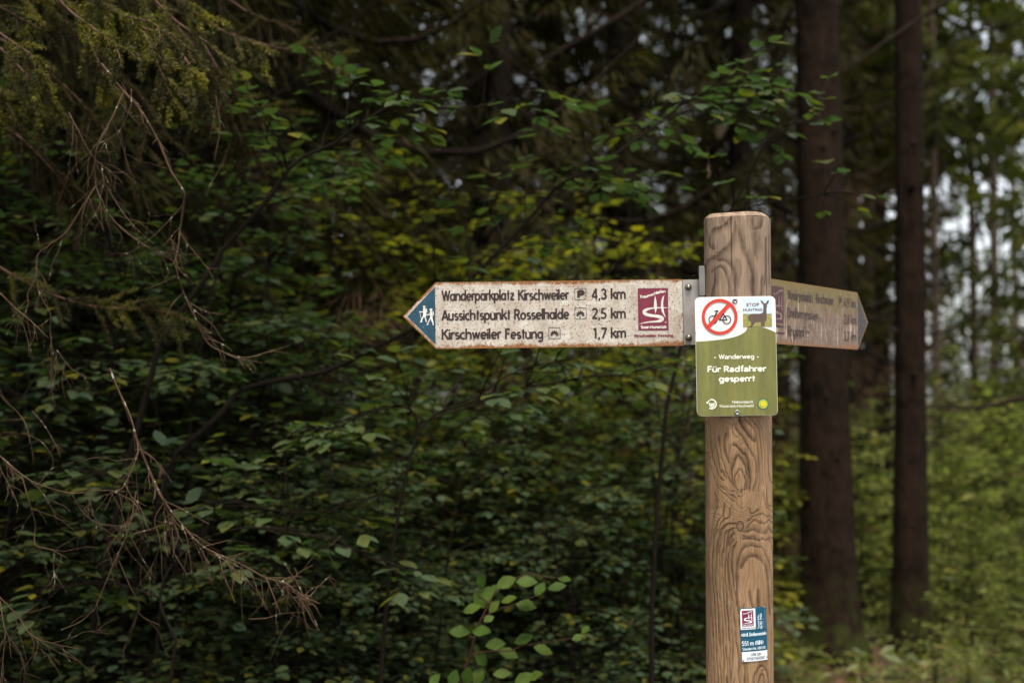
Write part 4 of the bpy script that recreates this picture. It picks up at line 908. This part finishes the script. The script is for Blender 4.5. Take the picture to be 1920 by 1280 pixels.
LOWER = [
 ([(205, 690), (220, 727), (244, 780), (258, 834), (255, 860), (234, 908), (221, 920)], .0036, 3.3, 6), ([(252, 815), (284, 892), (308, 940), (340, 982), (382, 1025), (451, 1057), (499, 1083), (535, 1092), (560, 1112), (580, 1124)], .0044, 3.3, 34),
 ([(499, 1083), (510, 1110), (526, 1150)], .0018, 3.28, 3), ([(541, 1091), (565, 1070), (587, 1059)], .0015, 3.28, 1), ([(467, 1160), (500, 1158), (526, 1150), (568, 1147)], .0016, 3.28, 2),
 ([(255, 920), (244, 982), (223, 1035), (197, 1094), (175, 1147)], .0019, 3.3, 7), ([(223, 1051), (244, 1099), (260, 1130), (263, 1152), (300, 1172)], .0016, 3.3, 3), ([(308, 940), (290, 975), (300, 1020), (278, 1075)], .0017, 3.3, 6), ([(340, 982), (352, 1020), (340, 1090)], .0015, 3.3, 4),
 ([(258, 850), (256, 900), (258, 950), (240, 985)], .0017, 3.31, 4), ([(451, 1050), (452, 1100), (455, 1180)], .0014, 3.29, 2), ([(250, 1000), (300, 985), (350, 950)], .0015, 3.28, 3)]
LEFTB = [
 ([(-40, 830), (0, 855), (40, 889), (74, 908), (133, 924), (186, 919), (234, 921)], .0028, 3.2, 12), ([(40, 889), (56, 945), (66, 982), (66, 1020), (96, 1030), (127, 1046)], .0019, 3.2, 6), ([(133, 924), (160, 965), (200, 985), (255, 980)], .0016, 3.22, 5), ([(74, 905), (100, 870), (80, 830), (40, 810)], .0013, 3.2, 2)]
LOWB = [
 ([(-30, 1090), (0, 1120), (32, 1152), (58, 1189), (96, 1205), (149, 1216)], .0022, 3.1, 8), ([(0, 1125), (11, 1184), (42, 1232), (45, 1290)], .0020, 3.1, 6), ([(11, 1184), (5, 1240), (0, 1290)], .0015, 3.1, 3), ([(115, 1180), (150, 1165), (178, 1140)], .0012, 3.12, 1)]
MIDB = [([(-30, 530), (0, 550), (25, 575), (56, 600), (91, 634)], .0030, 3.35, 3), ([(-20, 690), (0, 740), (35, 775), (50, 800), (56, 830)], .0020, 3.3, 4), ([(60, 770), (85, 800), (112, 850)], .0014, 3.3, 2)]
for grp in (UPPER, LOWER, LEFTB, LOWB, MIDB):
    mb = MB()
    for pts, r, Y, n in grp:
        q = trace(pts, Y); r *= .75; tube(mb, q, [r, r * .4], 6); twiglets(mb, q, r * .4, int(n * 1.3), .11)
    add_part(LSP, 'dry_branch', mb, M['dry'])
def needle_finger(P, D, N, L, q, nl=.017):
    """needles all round one shoot"""
    seg = np.linalg.norm(np.diff(q, axis=0), axis=1).sum(); m = max(10, int(seg / .0022)); u = np.linspace(0, 1, m); idx = u * (len(q) - 1); i0 = np.minimum(idx.astype(int), len(q) - 2)
    p = q[i0] + (q[i0 + 1] - q[i0]) * (idx - i0)[:, None]; t_ = nrm(q[i0 + 1] - q[i0])
    for _ in range(3):
        a = nrm(RT.normal(0, 1, (m, 3))); a = nrm(a - t_ * (a * t_).sum(1, keepdims=True)); a[:, 2] *= .8
        P.append(p); D.append(t_ * .75 + a); N.append(RT.normal(0, 1, (m, 3))); L.append(nl * RT.uniform(.7, 1.15, m) * (1 - .35 * u ** 4))
def needle_bough(path, Y, nf, flen, hang, dY=0.0, mat='needle_near'):
    mb = MB(); nd = MB(); q = trace(path, Y, dY); tube(nd, q, [.004, .0015], 5); P, D, N, L = [], [], [], []
    needle_finger(P, D, N, L, q[len(q) // 3:])
    for i in range(nf):
        k = int(RT.uniform(.08, .98) * (len(q) - 1)); t_ = nrm(q[min(k + 1, len(q) - 1)] - q[k - 1 if k else 0]); sd = np.array([t_[2], RT.normal(0, .5), -t_[0]]) * RT.choice([-1, 1], p=[.35, .65])
        d = nrm(t_ * .9 + sd * .8 + np.array([0, 0, -hang * RT.uniform(0, 1)])); p = q[k].copy(); f = [p]; l = flen * RT.uniform(.5, 1.2)
        for _ in range(5): d = nrm(d + np.array([0, 0, -.16 * hang]) + RT.normal(0, .06, 3)); p = p + d * l / 5; f.append(p)
        f = np.array(f); tube(nd, f, [.0016, .0008], 3); needle_finger(P, D, N, L, f)
    Ln = np.concatenate(L); needle_strips(mb, np.concatenate(P), np.concatenate(D), np.concatenate(N), Ln, np.full(len(Ln), .0026))
    b = add_part(LSP, 'green_bough', nd, M['twig_red']); c = mb.build('needles', M[mat], b, False)
NB = [([(-80, -60), (20, -10), (120, 5), (200, 25)], 3.6, 13, .11, .5), ([(60, -70), (120, 10), (170, 50), (215, 85), (228, 125)], 3.5, 14, .10, 1.0), ([(100, -80), (200, 10), (260, 50), (330, 70), (365, 118)], 3.6, 16, .10, 1.0), ([(-60, 20), (10, 70), (60, 105), (80, 140)], 3.6, 12, .10, 1.0),
      ([(180, -90), (300, -20), (420, 60), (520, 100)], 3.9, 16, .13, 1.0), ([(0, 90), (60, 150), (100, 185), (120, 240)], 3.8, 12, .11, 1.2), ([(160, 60), (190, 130), (210, 180)], 3.75, 12, .11, 1.3), ([(270, 60), (300, 130), (330, 200)], 3.8, 12, .11, 1.2), ([(340, 100), (370, 150), (385, 220)], 3.8, 12, .1, 1.3),
      ([(-20, 490), (80, 545), (180, 575), (280, 580), (350, 600)], 4.0, 26, .13, 1.0), ([(420, 60), (520, 90), (600, 90), (650, 105)], 4.4, 12, .12, .5), ([(430, 190), (500, 200), (560, 215)], 4.6, 9, .12, .5)]
NB += [([(-60, -20), (30, 30), (90, 60), (150, 62)], 3.7, 14, .1, .7), ([(130, -60), (210, 20), (290, 45), (300, 85)], 3.55, 14, .1, .8), ([(250, -40), (330, 40), (400, 90), (440, 150)], 3.8, 15, .11, 1.0), ([(20, 120), (70, 190), (90, 230)], 3.9, 12, .11, 1.0), ([(-40, 130), (10, 190), (40, 250)], 3.9, 12, .12, 1.1)]
for a in NB: needle_bough(a[0], a[1], int(a[2] * 1.25), a[3] * .85, a[4] * .6)
for path, Y in (([(-60, 40), (60, 110), (150, 190), (190, 250)], 4.2), ([(40, -40), (160, 80), (250, 170), (300, 260)], 4.2), ([(220, -60), (340, 60), (400, 150), (430, 250)], 4.3), ([(330, -80), (460, 20), (560, 60), (640, 130)], 4.6), ([(-40, 200), (40, 260), (110, 330), (160, 380)], 4.3), ([(380, 80), (440, 190), (470, 300)], 4.5)):
    needle_bough(path, Y, 30, .15, 1.2, mat='needle')

# ------------------------------------------------------------------ leaning beeches traced by their dark stems
def leaning_beech(paths, label, Y, leaf=.066, mat='beech', sprays=(), dens=1.0, r=.011, seed=1, root=True):
    R = np.random.default_rng(seed); st = MB(); lv, tw = [], []; q0 = None
    for pts, r_, n, ln in paths:
        q = trace(pts, Y, seed=seed); tube(st, q, [r_, r_ * .3], 6)
        if q0 is None: q0 = q[0]
        for i in range(int(n * dens)):
            k = int(len(q) * R.uniform(.3, .99)) if i else len(q) - 2; k = min(max(k, 1), len(q) - 2); t_ = nrm(q[k + 1] - q[k - 1]); sd = R.choice([-1, 1])
            d = t_ * .6 + np.array([sd * .5, R.normal(0, .8), .15])
            spray(R, lv, tw, q[k], d, ln * R.uniform(.5, 1.1), leaf, .003, .3)
    base = np.array([q0[0], Y, 0.]);
    if root:
        u = np.linspace(0, 1, 6)[:, None]; b0 = np.array([q0[0] - (0.35 if root == 1 else 0), Y + .1, -.05]); tube(st, b0 + (q0 - b0) * u + np.array([-.05, 0, 0]) * np.sin(u * 3.14), [r * 1.2, paths[0][1]], 6)
    o = empty('beech_tree', tuple(base), (0, 0, 0), label, 'tree', 'thin leaning beeches')
    for pts, r_ in tw: tube(st, pts, [r_, r_ * .35], 3)
    fo = MB(); flush_leaves(fo, lv, 1.25); add_part(o, 'stem', st, M['twig']); add_part(o, 'foliage', fo, M[mat], False); return o
B1 = leaning_beech([([(330, 850), (409, 780), (451, 733), (531, 711), (611, 695), (690, 658), (800, 600), (879, 527), (950, 454), (1008, 392), (1050, 346), (1121, 312), (1179, 271), (1233, 233), (1292, 183)], .011, 30, .42),
                    ([(945, 458), (930, 420), (905, 390), (900, 372)], .004, 4, .25), ([(1121, 312), (1100, 285), (1080, 262)], .003, 3, .22), ([(560, 707), (600, 740), (650, 760)], .003, 4, .3)],
                   'thin beech with a dark stem slanting up behind the white finger sign', 4.7, seed=4)
B2 = leaning_beech([([(300, 640), (396, 505), (420, 466), (501, 375), (540, 319), (575, 291), (624, 270), (666, 238), (719, 206), (754, 192), (825, 203), (895, 201), (940, 182)], .009, 30, .36),
                    ([(540, 319), (515, 290), (500, 262), (490, 225), (505, 170)], .004, 7, .22), ([(600, 280), (560, 250), (530, 215)], .003, 4, .2)],
                   'thin leaning beech with bluish glossy leaves beside the dry hanging twigs', 4.5, seed=5)
B3 = leaning_beech([([(1250, 760), (1290, 600), (1330, 480), (1360, 410), (1400, 340), (1440, 260), (1490, 225), (1548, 190)], .007, 10, .26), ([(1340, 450), (1380, 400), (1450, 378), (1520, 368), (1575, 360)], .003, 8, .2), ([(1355, 420), (1345, 380), (1352, 330)], .003, 5, .2), ([(1430, 280), (1480, 250), (1550, 222)], .0025, 3, .15)],
                   'slim beech reaching past the top of the wooden post', 4.6, seed=6, root=2)
B4 = leaning_beech([([(740, 1000), (765, 880), (800, 790), (900, 742), (1050, 716), (1225, 690)], .005, 26, .30), ([(765, 880), (690, 935), (560, 962), (430, 935)], .004, 24, .28), ([(800, 790), (740, 760), (640, 790)], .003, 12, .26), ([(900, 742), (960, 700), (1060, 672)], .003, 8, .24)],
                   'beech spreading broad flat blue-green leaf layers right below the white sign', 4.25, mat='beech_teal', seed=18, root=2)
B5 = leaning_beech([([(330, 1200), (300, 1120), (340, 1040), (450, 990), (600, 1010), (700, 1050)], .005, 24, .28), ([(300, 1120), (200, 1090), (100, 1100)], .004, 16, .28), ([(340, 1040), (300, 930), (180, 880)], .004, 16, .28)],
                   'beech with wide leaf layers under the lower dry branch', 4.1, mat='beech', seed=12, root=2)
# withered leaf dangling from a thread of twig
mb = MB(); q = trace([(1327, 275), (1329, 300), (1326, 312)], 4.55); tube(mb, q, .0008, 3); p = at(1328, 305, 4.55)
add_leaves(mb, [p, p + np.array([0, 0, -.02])], [(.05, 0, -1), (-.15, .2, -1)], [(.6, -1, 0), (1, -.5, 0)], [.052, .035], .7); add_part(B3, 'withered_leaf', mb, M['dead_leaf'])

# ------------------------------------------------------------------ young beech at the foot of the picture
sx = at(858, 1280, 3.9)[0]
SAP = empty('beech_sapling', (sx, 3.9, gz(sx, 3.9)), (0, 0, 0), 'young beech sapling with large fresh green leaves on reddish twigs, left of the post', 'sapling')
SZ = lambda x, y: (800 + x / 5.486, 1050 + y / 5.486)
st = MB(); b_ = at(*SZ(380, 1262), 3.9); tube(st, smooth_path([(sx - .03, 3.92, -.03), (sx - .02, 3.9, .35), tuple(b_)] + [tuple(at(*SZ(*p), 3.9)) for p in ((430, 1050), (490, 800), (545, 640), (650, 430), (700, 330))], 5), [.006, .0018], 6)
for pts in (((560, 600), (760, 490), (860, 470), (1110, 370), (1250, 280)), ((690, 340), (850, 210), (1010, 150), (1060, 125), (1200, 170), (1400, 178)), ((470, 960), (700, 930), (860, 930), (990, 880), (1250, 840), (1480, 800), (1600, 750)), ((490, 800), (400, 760)), ((450, 960), (560, 930)), ((640, 440), (500, 330))):
    tube(st, trace([SZ(*p) for p in pts], 3.9, jit=.006), [.0022, .0010], 5)
add_part(SAP, 'stem', st, M['twig_brown'])
LV = [(1020, 220, 210, 0), (810, 230, 205, 25), (610, 350, 210, 40), (540, 400, 190, -60), (460, 500, 185, 20), (690, 480, 140, 50), (840, 405, 165, 20), (1020, 465, 205, -5), (1165, 295, 165, 55), (1335, 275, 180, 12), (1420, 195, 140, -4), (345, 735, 210, 180), (565, 728, 200, 3), (700, 865, 200, 8), (830, 955, 215, -18), (990, 815, 195, 22), (1190, 920, 200, -18), (560, 1010, 190, -50), (640, 600, 120, 25), (1555, 795, 130, 15), (1630, 715, 100, 40), (275, 1220, 170, 75), (80, 1230, 150, 50), (420, 1190, 190, 80), (530, 1190, 190, 70), (770, 1165, 180, 5), (990, 1230, 210, 35), (1120, 1185, 170, 25), (560, 210, 150, 110), (510, 900, 90, -80), (700, 300, 150, 35)]
P, D, N, L = [], [], [], []
for x, y, l, a in LV:
    a = math.radians(a); d = np.array([math.cos(a), RT.normal(0, .25), math.sin(a)]); ln = l / 5.486 * 3.9 / F; Yk = 3.9 + RT.normal(0, .05)
    P.append(at(*SZ(x, y), Yk) - d * ln / 2); D.append(d); N.append(np.array([RT.normal(0, .2), -.75 + RT.normal(0, .15), .75])); L.append(ln)
fo = MB(); add_leaves(fo, P, D, N, np.array(L) * 1.08, 1.25); add_part(SAP, 'foliage', fo, M['beech_near'], True)

for i, (px, Y, lab) in enumerate([(-140, 6.8, 'olive-brown spruce behind the leftmost hanging needle boughs'), (190, 7.3, 'olive-brown spruce behind the upper tangle of dry twigs'), (500, 8.0, 'olive-brown spruce above the bluish glossy leaves')]):
    spruce(px, Y, SPR_NEAR[i % 2], TR_DARK[i % 2], 1.0, lab, 'olive-brown spruces above the dark shrubs')
for i, (px, Y, sc, lab) in enumerate([(1880, 23, 2.9, 'airy far beech behind the brownish slim trunk'), (1960, 22, 3.2, 'airy far beech at the edge of the view'), (1640, 25, 2.7, 'airy far beech between both big trunks')]):
    x = X_(px, Y); place('beech_tree', SPARSE[i % 2], (x, Y, gz(x, Y)), R0.uniform(0, 6), sc, lab, 'tree', 'airy far beeches')
# ------------------------------------------------------------------ unseen spruces added off to the left and behind to shade the shrubs
for i, (x, y, lab) in enumerate([(-3.6, 1.2, 'added shade spruce beside the path, left of where the picture begins'), (-5.2, 4.2, 'added shade spruce outside the view, behind the tree with dry twigs'), (-3.4, -2.2, 'added unseen shade spruce behind the viewer')]):
    o = spruce(960, 5, SPR_TALL[i % 2], TR_DARK[i % 2], 1.0, lab, 'added shade spruces out of view'); o.location = (x, y, gz(x, y))
# ------------------------------------------------------------------ shrubs
G1, G2, G3 = 'dark beech shrubs behind the signpost', 'yellow-green shrubs in the brighter gap', 'sunny low shrubs under the spruces'
for i, (px, Y, sc, lab) in enumerate([
    (-120, 4.6, 1.0, 'dark beech shrub at the far edge below the needle boughs, leftmost of all shrubs'), (60, 4.9, .98, 'dark beech shrub behind the lowest dry twigs'), (230, 4.5, .92, 'dark leafy beech shrub right behind the lower tangle of dry twigs'),
    (380, 5.1, 1.08, 'dark glossy beech shrub between dry hanging twigs and slanting stem'), (520, 4.7, .88, 'low dark beech shrub under the slanting dark stem'), (640, 5.6, .70, 'tall glossy beech shrub left of the teal sign tip'),
    (760, 5.2, .74, 'beech shrub just below the teal tip of the white sign'), (880, 5.7, .74, 'beech shrub behind the lettering of the white sign'), (1000, 5.3, .70, 'leafy beech shrub above the fresh green sapling'),
    (1130, 5.8, .76, 'beech shrub below the maroon emblem of the white sign'), (1250, 5.4, .72, 'beech shrub close to the left side of the post'), (1310, 6.2, .68, 'beech shrub directly behind the post'),
    (450, 6.2, .88, 'tall shaded beech shrub in the second row behind the slanting stem'), (180, 6.0, 1.15, 'tall shaded beech shrub behind the tangle of dry twigs'), (740, 4.4, .55, 'knee-high beech shrub left of the fresh green sapling'), (1120, 4.5, .52, 'knee-high beech shrub between sapling and post'),
    (-20, 3.9, .62, 'low dark beech shrub at the bottom corner under the dry twigs'), (330, 3.95, .58, 'low dark beech shrub below the pointed end of the dry branch'), (560, 4.0, .56, 'low dark beech shrub between dry branch and sapling')]):
    shrub(px, Y * 1.17, 'b', i, sc * 1.12, lab, G1)
for i, (px, Y, sc, lab) in enumerate([
    (640, 7.6, 1.2, 'yellow-green shrub behind the tall glossy beech shrub'), (780, 7.2, 1.14, 'bright yellow-green shrub above the teal sign tip'), (900, 8.2, 1.12, 'brightest yellow-green shrub above the first words of the sign'), (560, 8.1, 1.2, 'yellow-green shrub deep behind the bluish glossy leaves'), (1010, 7.4, 1.1, 'yellow-green shrub crossed by the slanting dark stem'),
    (1130, 7.8, 1.12, 'tall yellow-green shrub above the kilometre figures'), (1240, 7.3, 1.0, 'yellow-green shrub beside the post top'), (1330, 9.0, .95, 'dim green shrub deep behind the green notice'), (1420, 10.2, .62, 'low green shrub between post and thickest trunk'), (1440, 11.2, .8, 'shaded green shrub behind the low one next to the post')]):
    shrub(px, Y, 'l', i, sc, lab, G2)
for i, (px, Y, sc, lab) in enumerate([
    (1620, 10.5, 1.0, 'light green shrub in the gap between both big trunks'), (1655, 12.5, 1.1, 'pale shrub farther back in the gap between both big trunks'), (1770, 12.0, .95, 'light green shrub beside the slimmer big trunk'), (1850, 13.2, 1.1, 'light green shrub under the pale slim trunks'), (1930, 11.5, 1.08, 'light green shrub at the edge below the dark bare branch'),
    (1800, 15.5, 1.2, 'pale green shrub at the foot of the pale slim trunks'), (1900, 16.5, 1.25, 'hazy pale shrub farthest back among the sunny ones'), (1760, 9.8, .5, 'low leafy shrub at the foot of the slimmer big trunk'), (1880, 9.4, .52, 'low leafy shrub nearest the camera right of the trunks'), (1590, 14.5, 1.1, 'dim shrub half hidden by the thickest trunk'), (1990, 14.0, 1.2, 'light green shrub cut off by the picture edge'), (1700, 17.0, 1.15, 'far shrub hidden mostly by the slimmer big trunk'), (1650, 10.4, .42, 'low bright plant clump between the feet of both big trunks'), (1760, 10.8, .72, 'knee-high bright shrub right of the slimmer big trunk'), (1830, 10.2, .62, 'knee-high bright shrub under the dark bare branch'), (1905, 10.6, .75, 'waist-high bright shrub cut by the edge of the view'), (1800, 8.6, .40, 'lowest fresh plant clump in the sunny corner'), (1370, 7.8, .5, 'low bright shrub right beside the post foot'), (1940, 8.4, .42, 'low plant clump in the sunny corner at the edge'), (1740, 7.6, .30, 'small plant clump before the slimmer big trunk'), (1860, 7.6, .33, 'small plant clump nearest the viewer in the sunny corner'), (1920, 9.3, .5, 'leafy plant clump right of the nearest ones in the sunny corner'), (1700, 11.5, .7, 'bright shrub directly behind the slimmer big trunk'), (1475, 10.4, .85, 'bright shrub between post and thickest trunk'), (1500, 12.5, 1.0, 'bright shrub farther behind the gap right of the post'), (1640, 9.3, .3, 'tiny plant clump between the feet of the trunks'), (1800, 7.0, .28, 'tiny fresh plant clump in the lower sunny corner'), (1490, 7.2, .26, 'tiny plant clump before the foot of the thickest trunk')]):
    shrub(px, Y, 'w', i, sc, lab, G3)
for i, (px, Y, sc, lab) in enumerate([(850, 8.8, .85, 'small upright young spruce above the sign, left of the dark trunk'), (1080, 8.8, .8, 'small young spruce among the yellow-green shrubs'), (1880, 14.2, .75, 'small pale young spruce among the sunny shrubs'), (1780, 14.6, .68, 'smallest pale young spruce beside the slimmer big trunk')]):
    x = X_(px, Y); place('young_spruce', [TR_YOUNG[0]] + SPR_YOUNG[i % 2][:1], (x, Y, gz(x, Y)), R0.uniform(0, 6), sc, lab, 'tree', 'young spruces', ('trunk', 'crown'))

# ------------------------------------------------------------------ the spruce wood behind
ORD = ['first', 'second', 'third', 'fourth', 'fifth', 'sixth', 'seventh', 'eighth', 'ninth', 'tenth', 'eleventh', 'twelfth', 'thirteenth', 'fourteenth', 'fifteenth', 'sixteenth', 'seventeenth', 'eighteenth', 'nineteenth', 'twentieth']
rowA = [(-220, 9.5), (20, 10.5), (250, 9.8), (480, 11.0), (700, 11.6), (935, 11.0), (1160, 11.8), (1390, 12.2)]
for i, (px, Y) in enumerate(rowA):
    o = spruce(px, Y, SPR_DARK[i % 3], TR_DARK[i % 2], R0.uniform(.95, 1.1), f'dark spruce with brown dry lower boughs, {ORD[i]} from the left in the nearest row', 'dark spruces behind the shrubs')
    if px == 1160: RA_ = o
rowB = [(-200, 15), (-40, 16.5), (130, 15.5), (300, 17), (450, 15.5), (600, 16.5), (760, 18), (890, 15.5), (1040, 17), (1190, 16), (1330, 17.5), (1460, 15.5), (1600, 18)]
for i, (px, Y) in enumerate(rowB):
    spruce(px, Y, (SPR_TALL[i % 2] if i % 3 else SPR_DARK[i % 3]), TR_DARK[i % 2], R0.uniform(.95, 1.15), f'tall dim spruce, {ORD[i]} from the left in the middle row', 'tall spruces of the middle row')
rowC = [(-180 + 118 * k + R0.uniform(-30, 30), R0.uniform(23, 32)) for k in range(14)]
for i, (px, Y) in enumerate(rowC):
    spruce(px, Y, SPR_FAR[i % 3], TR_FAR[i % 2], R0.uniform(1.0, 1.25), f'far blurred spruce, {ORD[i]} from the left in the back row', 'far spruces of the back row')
for i, (px, Y, k, sc, lab) in enumerate([(1755, 17.5, 0, .8, 'pale slim spruce trunk just right of the slimmer big trunk'), (1826, 23, 1, .95, 'pale slim spruce trunk in front of the bright sky gap'), (1866, 22, 0, 1.05, 'brownish slim spruce trunk right of the bright sky gap'), (1655, 20, 1, .9, 'slim far trunk seen between the big trunks'), (2050, 19, 0, 1.0, 'far spruce at the edge right of the bright gap'), (1625, 24, 1, 1.0, 'far slim trunk nearest the thickest trunk'), ]):
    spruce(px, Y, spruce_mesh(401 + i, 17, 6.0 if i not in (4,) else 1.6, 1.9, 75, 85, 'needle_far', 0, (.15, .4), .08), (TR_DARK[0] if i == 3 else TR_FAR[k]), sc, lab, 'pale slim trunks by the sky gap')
for i in range(12):
    px = -150 + 150 * i + R0.uniform(-30, 30)
    spruce(px, R0.uniform(35, 44), SPR_DARK[i % 3], TR_DARK[i % 2], R0.uniform(1.0, 1.2), f'dim spruce, {ORD[i]} from the left in the last row before the sky', 'dim spruces of the last row')
for i, (px, Y, lab) in enumerate([(1640, 23, 'low-boughed olive spruce in the gap between both big trunks'), (1605, 20, 'low-boughed olive spruce peeping out right of the thickest trunk')]):
    spruce(px, Y, SPR_FAR[i % 3], TR_FAR[i % 2], 1.0, lab, 'low-boughed olive spruces')
for i, (px, lab) in enumerate([(1780, 'half-grown dark spruce low in the sky gap'), (1850, 'half-grown dark spruce between the pale slim trunks'), (1925, 'half-grown dark spruce at the far edge')]):
    spruce(px, 36 + i, SPR_DARK[i], TR_DARK[i % 2], .30, lab, 'half-grown dark spruces far behind')
for i, (px, Y, sc, lab) in enumerate([(2070, 15.5, 1.0, 'olive spruce closing the view at the edge beyond the sunny shrubs'), (1905, 27, .95, 'olive spruce darkening the sky right of the brownish slim trunk'), (1690, 24, 1.0, 'olive spruce mostly behind the slimmer big trunk')]):
    spruce(px, Y, SPR_FAR[i % 3], TR_FAR[i % 2], sc, lab, 'olive spruces around the sky gap')
# dark bare branches crossing the view
mb = MB(); tube(mb, trace([(1000, 128), (1054, 92), (1137, 46), (1208, 0), (1290, -60)], 9.6), [.008, .024], 6); add_part(RA_, 'bare_branch', mb, M['bark_dark'])
mb = MB(); tube(mb, trace([(1560, 150), (1640, 92), (1710, 45), (1780, 0), (1850, -40)], 8.6), [.006, .018], 6); add_part(T2, 'bare_branch', mb, M['bark_dark'])
RX, RY = X_(2060, 8.0), 8.0
RSP = empty('spruce_tree', (RX, RY, gz(RX, RY)), (0, 0, 0), 'spruce beyond the edge stretching one dark bare branch over the sunny shrubs', 'tree')
c = bpy.data.objects.new('trunk', trunk_mesh(501, 17, .14, 'bark', .3)); COL.objects.link(c); c.parent = RSP
mb = MB(); tube(mb, trace([(2060, 735), (1980, 728), (1920, 745), (1870, 757), (1830, 765), (1780, 762), (1735, 762)], 8.0), [.022, .005], 6); add_part(RSP, 'bare_branch', mb, M['bark_dark'])

# ------------------------------------------------------------------ ground cover
R = np.random.default_rng(9); lv = []
n = 26000; yy = 3.5 + 17 * R.uniform(0, 1, n) ** 1.1; xx = R.uniform(-.55, .55, n) * (yy + 1.5); clump = .5 + .5 * np.sin(xx * 2.1 + np.sin(yy * 1.7)) * np.cos(yy * 1.3)
z_ = ground_z(xx, yy) + R.uniform(.0, .24, n) * clump + .01; az = R.uniform(0, 6.28, n)
fo = MB(); add_leaves(fo, np.stack([xx, yy, z_], -1), np.stack([np.cos(az), np.sin(az), R.normal(.1, .3, n)], -1), np.stack([R.normal(0, .4, n), R.normal(0, .4, n), np.ones(n)], -1), R.uniform(.04, .11, n), .8)
tag(fo.build('undergrowth', M['undergrowth']), 'low green plants covering the forest floor', None, None, 'stuff')
n = 9000; yy = 3.0 + 16 * R.uniform(0, 1, n); xx = R.uniform(-.55, .55, n) * (yy + 1.5); az = R.uniform(0, 6.28, n)
fo = MB(); add_leaves(fo, np.stack([xx, yy, ground_z(xx, yy) + .012], -1), np.stack([np.cos(az), np.sin(az), R.normal(.05, .12, n)], -1), np.stack([R.normal(0, .25, n), R.normal(0, .25, n), np.ones(n)], -1), R.uniform(.04, .08, n), 1.0)
tag(fo.build('leaf_litter', M['dead_leaf']), 'fallen brown leaves on the forest floor', None, None, 'stuff')
